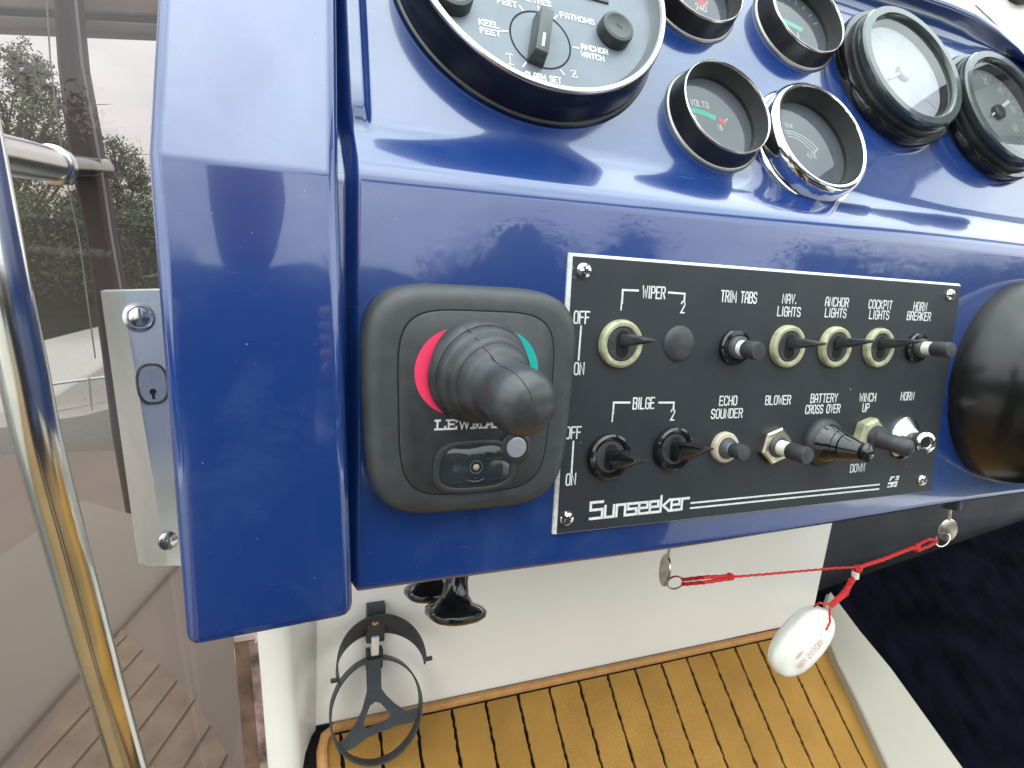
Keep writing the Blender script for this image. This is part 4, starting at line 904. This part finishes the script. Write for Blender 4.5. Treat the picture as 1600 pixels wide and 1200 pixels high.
# top frame beam
FT = Fr((0, .42, 2.0), (0, -1, 0))
tf = thing('screen_frame', 'beige and grey top frame of the side screen, crossing the upper left corner', 'frame', loc=FT.wpix(120, 20))
def beam(name, pl_, pr_, ql, qr, m_, z0, z1):
    mb = W(tf); a, b, c, d = FT.pix(*pl_, z1), FT.pix(*pr_, z1), FT.pix(*qr, z1), FT.pix(*ql, z1)
    mb.loft([[FT.pt(v.x, v.y, z) for v in (a, b, c, d)] for z in (z0, z1)], True, True, True); mb.build(name, m_, tf, bevel=.002)
beam('upper_rail', (-60, -80), (300, -50), (-60, 8), (300, 26), mat('warm_beige', (.62, .50, .38), .4), 0, .02)
beam('dark_gasket', (-60, 8.6), (300, 26.6), (-60, 19), (300, 38), mat('dark_gasket', (.03, .03, .04), .5), 0, .016)
beam('lower_rail', (-60, 19.6), (300, 38.6), (-60, 42), (300, 58), mat('grey_beige', (.34, .31, .27), .45), 0, .02)
# handrail
hr = thing('handrail', 'curved polished stainless steel handrail in front of the smoked screen', 'handrail', loc=cam_at(200, 1200, .49))
ctrl = [(-70, 60, .33), (-38, 215, .335), (4, 430, .345), (34, 567, .36), (62, 700, .380), (103, 850, .415), (150, 1020, .455), (202, 1200, .51), (262, 1400, .57), (330, 1620, .64)]
P_ = [cam_at(*c) for c in ctrl]
def spline(P, n=10):
    o = []
    for i in range(len(P) - 1):
        p0 = P[max(i - 1, 0)]; p1 = P[i]; p2 = P[i + 1]; p3 = P[min(i + 2, len(P) - 1)]
        for k in range(n):
            t = k / n; o.append(.5 * ((2 * p1) + (p2 - p0) * t + (2 * p0 - 5 * p1 + 4 * p2 - p3) * t * t + (3 * p1 - p0 - 3 * p2 + p3) * t ** 3))
    o.append(P[-1]); return o
mb = W(hr); mb.tube(spline(P_), .0127, 32); mb.build('rail_tube', steel, hr)
a = cam_at(-30, 235, .345); b = cam_at(85, 258, .44); c = cam_at(160, 263, .55)
mb = W(hr); mb.tube([a, a.lerp(b, .5), b], [.0125, .0128, .0120], 28); mb.build('bracket_sleeve', steel, hr)
mb = W(hr); d = (b - a).normalized(); mb.tube([b - d * .006, b - d * .005, b + d * .003, b + d * .004], [.0125, .0142, .0142, .0125], 28); mb.build('bracket_collar', steel, hr)
mb = W(hr); mb.tube([b, c], [.0105, .0095], 24); mb.build('bracket_stem', mat('dark_chrome', (.22, .2, .2), .12, metal=1), hr)

# lock plate on the side of the block
lp = thing('lock_plate', 'polished steel door lock plate with slotted screws and key slot, left of the navy block', 'lock plate', loc=cam_at(220, 870, .50))
Tl, Tm, Tr = cam_at(157, 455, .46), cam_at(190, 455, .425), cam_at(300, 452, .458)
Bl, Bm, Br = cam_at(216, 880, .480), cam_at(262, 884, .440), cam_at(330, 886, .462)
mb = W(lp); bk = Vector((0, .012, 0)); n = 8; rings = []
for i in range(n + 1):
    t = i / n
    l, mm_, r_ = Tl.lerp(Bl, t), Tm.lerp(Bm, t), Tr.lerp(Br, t)
    bow = Vector((-.0008, 0, 0)) * sin(pi * t) * 4
    rings.append([l + bk, l, l.lerp(mm_, .5) + Vector((0, -.003, 0)), mm_, mm_.lerp(r_, .06) + Vector((0, .0005, 0)), r_, r_ + bk])
mb.loft(rings, True, True, True); mb.build('plate', mat('brushed_steel', (.95, .95, .90), .36, metal=1, var=.08, vscale=15, rvar=.12, bump=.05, bscale=200), lp, ang=28)
nf = (Tr - Tm).cross(Bm - Tm).normalized()
if nf.dot(CAM - Tm) < 0: nf = -nf
FL = Fr(Tm, nf)
def lpl(px, py, z=0): return FL.wpix(px, py, z)
ml = lambda px, py, z=0: Matrix.Translation(lpl(px, py, z)) @ nf.to_track_quat('Z', 'Y').to_matrix().to_4x4()
for px, py in ((217, 496), (262, 845)):
    mb = W(lp); mb.lathe([(.0105, .0002), (.0105, .0008), (.0085, .0012), (.0080, .0008)], 32, ml(px, py)) if py < 600 else None
    if py < 600: mb.build('cup_washer', steel, lp)
    else: mb.bm.free()
    mb = W(lp); mb.lathe([(.0068, .0006), (.0066, .0018), (.0045, .0028), (.0001, .0032)], 24, ml(px, py)); s_ = mb.build('screw', steel, lp)
    mb = W(lp); mb.box(-.0007, .0007, -.0062, .0062, .0024, .0034, ml(px, py)); mb.build('screw_slot', mat('slot_grey', (.12, .12, .12), .5), s_, smooth=False)
mb = W(lp); mm_ = ml(238, 600); 
def oval(rx, ry, z, n=36): return [mm_ @ Vector((rx * (abs(cos(t)) ** .7) * (1 if cos(t) > 0 else -1), ry * (abs(sin(t)) ** .8) * (1 if sin(t) > 0 else -1), z)) for t in [2 * pi * i / n for i in range(n)]]
mb.loft([oval(.0105, .0150, .0002), oval(.0105, .0150, .0012), oval(.0095, .0140, .0014), oval(.0092, .0137, .0008)], True); mb.build('escutcheon_rim', mat('dark_rim', (.05, .05, .05), .3), lp)
mb = W(lp); mb.loft([oval(.0092, .0137, .0006), oval(.0088, .0132, .0012)], True, False, True); es_ = mb.build('escutcheon', mat('satin_nickel', (.55, .57, .6), .25, metal=.9), lp)
mb = W(lp); mk = ml(238, 612, .0); mb.lathe([(.0022, .0011), (.0022, .0018), (.0001, .0019)], 14, mk); mb.box(-.0009, .0009, -.0055, -.001, .0010, .0017, mk); mb.build('keyhole', mat('slot_black', (0, 0, 0)), es_, smooth=False)

# top right: pale coaming and dark corner beyond the brow
FX = Fr(F2.pt(0, .25, -.06), F2.ez)
cm_ = thing('windscreen_ledge', 'cream ledge with a black trim piece beyond the dash brow, top right corner', 'ledge', loc=FX.pt(.5, 0, 0))
mb = W(cm_); mb.box(.2, 1.1, -.10, .5, -.02, 0, FX.mat()); mb.build('ledge', cream, cm_, bevel=.004)
mb = W(cm_); pts = [FX.pix(*p) for p in ((1560, -30), (1575, 2), (1590, 9), (1625, 3), (1640, -30))]; mb.prism([(p.x, p.y) for p in pts], 0, .012, FX.mat()); mb.build('trim_piece', mat('plum_black', (.02, .012, .018), .4), cm_, bevel=.002)

# =================================================================== BEYOND THE SCREEN
water = MB(); water.poly([(-900, -900, -.6), (900, -900, -.6), (900, 900, -.6), (-900, 900, -.6)]); tag(water.build('water', mat('marina_water', (.03, .045, .04), .08, var=.2, vscale=.3, bump=.4, bscale=3), smooth=False), kind='structure')
# own side deck beyond the screen
sdk = MB(); DZ = .86
FD = Fr((0, 1, DZ), (0, 0, 1), (1, 0, 0))
tk = [FD.wpix(*p) for p in ((-40, 1290), (190, 985), (300, 1085), (420, 1290))]
sdk.box(-2.9, -.10, .50, 2.2, DZ - .30, DZ - .006); tag(sdk.build('side_deck', mat('brown_beige_deck', (.155, .11, .09), .45, var=.08, vscale=4), bevel=.01), kind='structure')
td = thing('teak_deck', 'teak planked side deck seen dimly through the foot of the smoked screen', 'deck planking', loc=(tk[0] + tk[2]) / 2)
tcen = sum(tk, Vector()) / 4
dirl = (FD.wpix(160, 1000) - FD.wpix(40, 1140)); dirl = (FD.wpix(134, 1115) - FD.wpix(62, 1194)).normalized(); per = Vector((0, 0, 1)).cross(dirl)
def clip(poly, n_, d_):
    o = []
    for i in range(len(poly)):
        a, b = poly[i], poly[(i + 1) % len(poly)]; da, db = a.dot(n_) - d_, b.dot(n_) - d_
        if da >= 0: o.append(a)
        if (da >= 0) != (db >= 0): o.append(a.lerp(b, da / (da - db)))
    return o
mn = min(p.dot(per) for p in tk); mx_ = max(p.dot(per) for p in tk); dteak = mat('deck_teak', (.21, .135, .09), .7, var=.15, vscale=20, bump=.3)
mb = W(td); mb.loft([[p + Vector((0, 0, z)) for p in tk] for z in (-.005, -.002)], True, True, True); mb.build('caulking', mat('deck_caulk', (.12, .085, .065), .6), td, smooth=False)
x = mn
while x < mx_:
    q = clip(clip(tk, per, x + .003), -per, -(x + .052))
    if len(q) > 2: mb = W(td); mb.loft([[p + Vector((0, 0, z)) for p in q] for z in (-.0015, .002)], True, True, True); mb.build('plank', dteak, td, smooth=False)
    x += .055
# raised coaming left of the teak
co = MB(); FCm = Fr((0, .9, DZ), (0, -1, 0))
a, b = FD.wpix(-60, 1260), FD.wpix(195, 975); d = (b - a)
side = Vector((0, 0, 1)).cross(d).normalized()
co.loft([[a - d * .6 + o_ for o_ in (Vector((0, 0, -.2)), Vector((0, 0, .004)), side * .012 + Vector((0, 0, .016)), side * .3 + Vector((0, 0, .10)), side * .5 + Vector((0, 0, -.2)))], [b + d * .9 + o_ for o_ in (Vector((0, 0, -.2)), Vector((0, 0, .004)), side * .012 + Vector((0, 0, .016)), side * .3 + Vector((0, 0, .10)), side * .5 + Vector((0, 0, -.2)))]], True, True, True)
tag(co.build('coaming', mat('beige_moulding', (.20, .165, .135), .35, var=.05, vscale=3), bevel=.006), 'beige moulded coaming left of the teak deck, seen through the screen', 'coaming')
# white motor boat beyond
boatw = mat('boat_white', (.52, .50, .47), .3); boatd = mat('boat_deck', (.40, .37, .33), .5)
def boat(loc, rz, s, label):
    o = thing('motor_boat', label, 'boat', loc=loc); o.rotation_euler = (0, 0, rz); o.scale = (s, s, s)
    st_ = [(-3, 1.15, .0, 1.0), (-1.5, 1.25, -.1, 1.02), (0, 1.25, -.15, 1.05), (1.5, 1.1, -.15, 1.15), (2.8, .65, -.05, 1.28), (3.7, .06, .4, 1.42)]
    mb = MB(); mb.loft([[(x, -w, h), (x, -w * .96, h * .55), (x, -w * .7, zb), (x, 0, zb - .2), (x, w * .7, zb), (x, w * .96, h * .55), (x, w, h)] for x, w, zb, h in st_], closed=False, cap0=True); mb.build('hull', boatw, o, ang=50)
    mb = MB(); mb.loft([[(x, -w * .98, h - .01), (x, w * .98, h - .01)] for x, w, zb, h in st_], closed=False); mb.build('deck', boatd, o)
    mb = MB(); mb.loft([[(-2.0, -.9, 1.0), (-2.0, .9, 1.0), (-1.9, .8, 1.75), (-1.9, -.8, 1.75)], [(.4, -.9, 1.05), (.4, .9, 1.05), (.2, .75, 1.7), (.2, -.75, 1.7)], [(1.7, -.6, 1.15), (1.7, .6, 1.15), (1.5, .5, 1.25), (1.5, -.5, 1.25)]], True, True, True); mb.build('cabin', boatw, o, bevel=.05)
    for sy in (-1, 1):
        mb = MB(); mb.loft([[(-1.7, sy * .88, 1.25), (.1, sy * .86, 1.27), (0, sy * .80, 1.6), (-1.6, sy * .84, 1.6)], [(-1.7, sy * .92, 1.25), (.1, sy * .90, 1.27), (0, sy * .84, 1.6), (-1.6, sy * .88, 1.6)]], True, True, True); mb.build('window', blkg, o, smooth=False)
        mb = MB(); mb.tube([(.5, sy * 1.15, 1.5), (2, sy * .9, 1.65), (3.6, sy * .08, 1.9)], .02, 8)
        for x, w, h in ((.5, 1.15, 1.05), (1.3, 1.05, 1.15), (2, .9, 1.2), (2.8, .55, 1.3)): mb.tube([(x, sy * w, h), (x, sy * w, h + .45)], .015, 6)
        mb.build('guard_rail', steel, o)
    return o
bp = cam_at(130, 700, 5.9); bp.z = -.62
boat(bp, radians(250), .62, 'white motor boat moored beyond the side screen')
# far bank, hedge, trees
bank = MB(); gd = mat('bank_grass', (.05, .075, .03), .9, var=.3, vscale=1.5, bump=.8, bscale=6)
bank.box(-80, 60, 16, 90, -1, .25); tag(bank.build('far_bank', gd, smooth=False), kind='structure')
leafm = [mat('leaf_green', (.09, .16, .055), .6, var=.35, vscale=3), mat('leaf_dark', (.055, .105, .038), .65, var=.35, vscale=3), mat('leaf_olive', (.12, .14, .06), .6, var=.3, vscale=3)]
bark = mat('bark', (.10, .075, .055), .85, var=.3, vscale=8, bump=.6, bscale=30)
def leafmesh(pts, size, name, m_, par, seed):
    rnd = random.Random(seed); vs = []; fs = []
    for p, n_ in pts:
        for k in range(n_):
            o = p[0] + Vector((rnd.gauss(0, 1), rnd.gauss(0, 1), rnd.gauss(0, 1))) * p[1]
            a = Vector((rnd.uniform(-1, 1), rnd.uniform(-1, 1), rnd.uniform(-1, 1))).normalized(); b = a.orthogonal().normalized(); s_ = size * rnd.uniform(.5, 1.3)
            i = len(vs); vs += [o - a * s_, o + b * s_ * .45, o + a * s_, o - b * s_ * .45]; fs.append((i, i + 1, i + 2, i + 3))
    me = bpy.data.meshes.new(name); inv = par.matrix_basis.inverted(); me.from_pydata([inv @ v for v in vs], [], fs); me.materials.append(m_)
    o = bpy.data.objects.new(name, me); COL.objects.link(o); o.parent = par; return o
def tree(base, blobs, label, seed, dens=1.0, sz=.05):
    rnd = random.Random(seed); t = thing('tree', label, 'tree', loc=base, group='trees on the far bank')
    top_ = max((b[0] for b in blobs), key=lambda v: v.z)
    tr_ = [base, base.lerp(top_, .3) + Vector((.15, 0, 0)), base.lerp(top_, .6) + Vector((-.1, 0, 0)), base.lerp(top_, .9)]
    mb = W(t); mb.tube(spline(tr_, 5), [.20 - .17 * i / 15 for i in range(16)], 9)
    for c, r in blobs:
        s_ = tr_[0].lerp(tr_[3], min(.85, max(.2, (c.z - base.z) / (top_.z - base.z) * .75)))
        mb.tube(spline([s_, s_.lerp(c, .5) + Vector((0, 0, -.1)), c], 4), [.07, .065, .06, .05, .045, .04, .03, .025, .02], 6)
        for k in range(7):
            e = c + Vector((rnd.gauss(0, 1), rnd.gauss(0, 1), rnd.gauss(0, .9))) * r * .8; mb.tube([c.lerp(s_, .2), c.lerp(e, .5) + Vector((0, 0, .05)), e], [.03, .018, .007], 5)
    mb.build('trunk', bark, t)
    groups = [[], [], []]
    for c, r in blobs:
        for k in range(int(66 * dens)):
            d_ = Vector((rnd.gauss(0, 1), rnd.gauss(0, 1), rnd.gauss(0, 1))).normalized() * r * rnd.uniform(.25, 1.08) ** .7
            groups[rnd.randrange(3)].append(((c + d_, r * .13), rnd.randint(12, 26)))
    for g_, lm in zip(groups, leafm): leafmesh(g_, sz, 'foliage', lm, t, seed)
    return t
def bl(d, lst): return [(cam_at(x_, y_, d + dd), r_ * d / FPX) for x_, y_, r_, dd in lst]
d = 15
tree(cam_at(-20, 640, d) + Vector((0, 0, -.9)), bl(d, [(40, 105, 38, 0), (10, 175, 55, .5), (70, 195, 50, -.5), (30, 260, 60, 0), (95, 255, 38, .5), (0, 330, 60, 0), (70, 340, 55, -.4), (30, 420, 55, .2), (90, 425, 42, 0), (120, 330, 30, .3), (125, 245, 34, .2), (60, 140, 34, .1), (-60, 150, 60, 0), (-90, 280, 80, 0), (-60, 400, 80, 0), (60, 480, 50, .3)]), 'tall leafy tree behind the handrail, left of the plum post', 11, 1.25)
tree(cam_at(215, 620, d + 2) + Vector((0, 0, -.9)), bl(d + 2, [(180, 245, 30, 0), (210, 270, 26, .3), (150, 290, 34, 0), (200, 355, 34, 0), (165, 390, 40, .3), (220, 400, 34, 0), (190, 450, 46, 0), (240, 460, 46, 0), (150, 470, 40, 0), (270, 390, 40, 0), (300, 450, 50, 0), (205, 305, 34, .2), (235, 340, 34, 0), (160, 340, 36, 0)]), 'lower tree with sparse pointed crown, right of the plum post', 23, 1.0)
hg = thing('hedge', 'dark clipped hedge along the bank under the trees', 'hedge', loc=(-6, 15.6, .2))
rnd = random.Random(5); pts = []
for k in range(5000):
    p = Vector((rnd.uniform(-26, 10), 15.8 + rnd.uniform(-.5, .5), rnd.uniform(.0, 1.7 + .25 * sin(k)))); pts.append(((p, .16), 14))
leafmesh(pts, .055, 'foliage', leafm[1], hg, 9)
mb = W(hg); mb.box(-26, 10, 15.7, 16.1, -.2, 1.5); mb.build('stems', mat('hedge_core', (.02, .03, .015), .9), hg, smooth=False)

# =================================================================== COCKPIT BEHIND THE CAMERA (seen in the reflections)
sole = MB(); sole.box(-1.6, 1.7, -3.6, .27, .15, .23); tag(sole.build('cockpit_sole', mat('tan_sole', (.20, .12, .05), .8), smooth=False), kind='structure')
for sx, nm in ((-1.75, 'left'), (1.75, 'right')):
    s_ = MB(); s_.box(sx - .15, sx + .15, -3.6, -.2 if sx < 0 else .25, .3, 1.15); tag(s_.build('cockpit_side', white, bevel=.03), kind='structure')
navyv = mat('navy_vinyl', (.02, .03, .07), .45)
st_ = thing('helm_seat', 'navy padded helm bench behind the camera, seen only in reflections', 'seat', loc=(.5, -1.5, .3))
mb = W(st_); mb.box(.0, 1.3, -1.7, -1.15, .3, .78); mb.build('seat_base', navyv, st_, bevel=.03)
mb = W(st_); mb.box(.0, 1.3, -1.75, -1.6, .78, 1.25); mb.build('backrest', navyv, st_, bevel=.05)
ra = thing('radar_arch', 'broad arch over the cockpit, mirrored as a dark band in the dash', 'radar arch', loc=(1.5, -1.3, .5))

# photographer, mirrored in the dash
pe = thing('person', 'person in a dark jacket holding up a camera, mirrored in the blue block', 'person', loc=(-.17, -.60, .23))
def skinbody(name, verts, edges, m_, sub=2):
    me = bpy.data.meshes.new(name); me.from_pydata([v[0] for v in verts], edges, []); me.materials.append(m_)
    o = bpy.data.objects.new(name, me); COL.objects.link(o); o.parent = pe
    md = o.modifiers.new('skin', 'SKIN'); md.use_smooth_shade = True
    for i, v in enumerate(verts): me.skin_vertices[0].data[i].radius = (v[1], v[2] if len(v) > 2 else v[1])
    me.skin_vertices[0].data[0].use_root = True
    o.modifiers.new('sub', 'SUBSURF').levels = sub; return o
jk = mat('dark_jacket', (.03, .03, .04), .8, var=.2); skinm = mat('skin', (.45, .26, .19), .5, var=.05)
V = [((0, 0, .95), .15, .11), ((0, 0, 1.15), .15, .10), ((0, .01, 1.38), .17, .11), ((0, .03, 1.53), .08, .08),
     ((-.20, .02, 1.49), .065), ((-.28, .10, 1.22), .045), ((-.14, .20, 1.40), .032), ((.20, .02, 1.49), .065), ((.30, .10, 1.26), .045), ((.16, .20, 1.40), .032),
     ((-.10, 0, .86), .09), ((-.11, .02, .48), .06), ((-.11, -.01, .08), .045), ((-.12, .14, .035), .035), ((.10, 0, .86), .09), ((.11, .02, .48), .06), ((.11, -.01, .08), .045), ((.12, .14, .035), .035)]
skinbody('clothed_body', V, [(0, 1), (1, 2), (2, 3), (2, 4), (4, 5), (5, 6), (2, 7), (7, 8), (8, 9), (0, 10), (10, 11), (11, 12), (12, 13), (0, 14), (14, 15), (15, 16), (16, 17)], jk)
skinbody('head', [((0, .03, 1.50), .06), ((0, .05, 1.57), .075, .08), ((0, .055, 1.64), .095, .105), ((0, .04, 1.71), .075, .085)], [(0, 1), (1, 2), (2, 3)], skinm)
for hx, sg in ((-.14, 1), (.16, -1)):
    vv = [((hx, .20, 1.40), .028), ((hx + sg * .01, .235, 1.42), .030, .018)]; ee = [(0, 1)]
    for k in range(4):
        z = 1.40 + .016 * k; vv += [((hx + sg * .015, .265, z), .009), ((hx + sg * .035, .275, z), .008), ((hx + sg * .05, .265, z), .007)]; i = len(vv); ee += [(1, i - 3), (i - 3, i - 2), (i - 2, i - 1)]
    vv += [((hx + sg * .02, .23, 1.385), .010), ((hx + sg * .04, .24, 1.378), .009)]; i = len(vv); ee += [(0, i - 2), (i - 2, i - 1)]
    skinbody('hand', vv, ee, skinm)
# arch legs and top
mb = W(ra)
def beam2(mb, path, w, t):
    path = [Vector(p) for p in path]; rings = []
    for i, p in enumerate(path):
        tt = (path[min(i + 1, len(path) - 1)] - path[max(i - 1, 0)]).normalized(); y = Vector((0, 1, 0)); s_ = tt.cross(y).normalized()
        rings.append([p + y * w - s_ * t, p + y * w + s_ * t, p - y * w + s_ * t, p - y * w - s_ * t])
    mb.loft(rings, True, True, True)
ap = [Vector((1.78, .30, 1.3)), Vector((1.80, .05, 2.1)), Vector((1.76, -.10, 2.62)), Vector((1.65, -.21, 2.74)), Vector((1.38, -.50, 2.69)), Vector((1.05, -.90, 2.66)), Vector((.6, -1.35, 2.64)), Vector((.1, -1.8, 2.6))]
def slab(mb, path, o0, o1, z0, z1):
    rings = []
    for i, p in enumerate(path):
        t = (path[min(i + 1, len(path) - 1)] - path[max(i - 1, 0)]).normalized(); y = Vector((.73, -.68, 0)); n_ = t.cross(y).normalized()
        rings.append([p + y * o0 + n_ * z0, p + y * o1 + n_ * z0, p + y * o1 + n_ * z1, p + y * o0 + n_ * z1])
    mb.loft(rings, True, True, True)
sp_ = spline(ap, 6)
slab(mb, sp_, -.10, .10, -.02, .02); mb.build('arch_body', mat('arch_grey', (.75, .76, .78), .3), ra, ang=50)
for o0, o1 in ((-.125, -.1005), (.1005, .125)):
    mb = W(ra); slab(mb, sp_, o0, o1, -.026, .026); mb.build('edge_trim', mat('arch_trim', (.03, .03, .04), .5), ra, ang=50)
# trees all round the marina, mirrored low in the gelcoat
tr2 = MB(); rnd = random.Random(4); k = 0
fo = []
for i in range(2100):
    a = rnd.uniform(-pi, 0); R_ = rnd.uniform(38, 46); h = 5.6 + 1.6 * sin(a * 9) + 1.2 * sin(a * 23) + 6 * math.exp(-((a + 1.17) / .06) ** 2) + 6 * math.exp(-((a + .98) / .07) ** 2) + 3 * math.exp(-((a + .70) / .10) ** 2)  # tall peaks added to put dark silhouettes into the dash reflection
    fo.append(((Vector((R_ * cos(a), R_ * sin(a), rnd.uniform(.3, max(1.5, h)))), .8), 34))
wl = thing('distant_wood', 'dark belt of far trees round the marina behind the camera', 'trees', loc=(0, -40, 0)); wl['kind'] = 'stuff'
mb = MB(Matrix.Translation((0, 40, 0)))
for i in range(260):
    a = -pi * (i + .5) / 260; R_ = rnd.uniform(41, 45); h = 5.6 + 1.6 * sin(a * 9) + 1.2 * sin(a * 23) + 6 * math.exp(-((a + 1.17) / .06) ** 2) + 6 * math.exp(-((a + .98) / .07) ** 2) + 3 * math.exp(-((a + .70) / .10) ** 2)
    hh = max(1.5, h) * rnd.uniform(.82, .97); w_ = rnd.uniform(.7, 1.3)
    mb.lathe([(w_ * k, hh * z) for k, z in ((.9, 0), (1.2, .3), (1.1, .6), (.8, .82), (.45, .94), (.0001, 1))], 9, Matrix.Translation((R_ * cos(a), R_ * sin(a), -.3)))
tag(mb.build('crowns', mat('far_foliage', (.018, .03, .015), .8), wl), kind='stuff')
leafmesh(fo, .20, 'foliage', mat('far_foliage', (.018, .03, .015), .8), wl, 3)
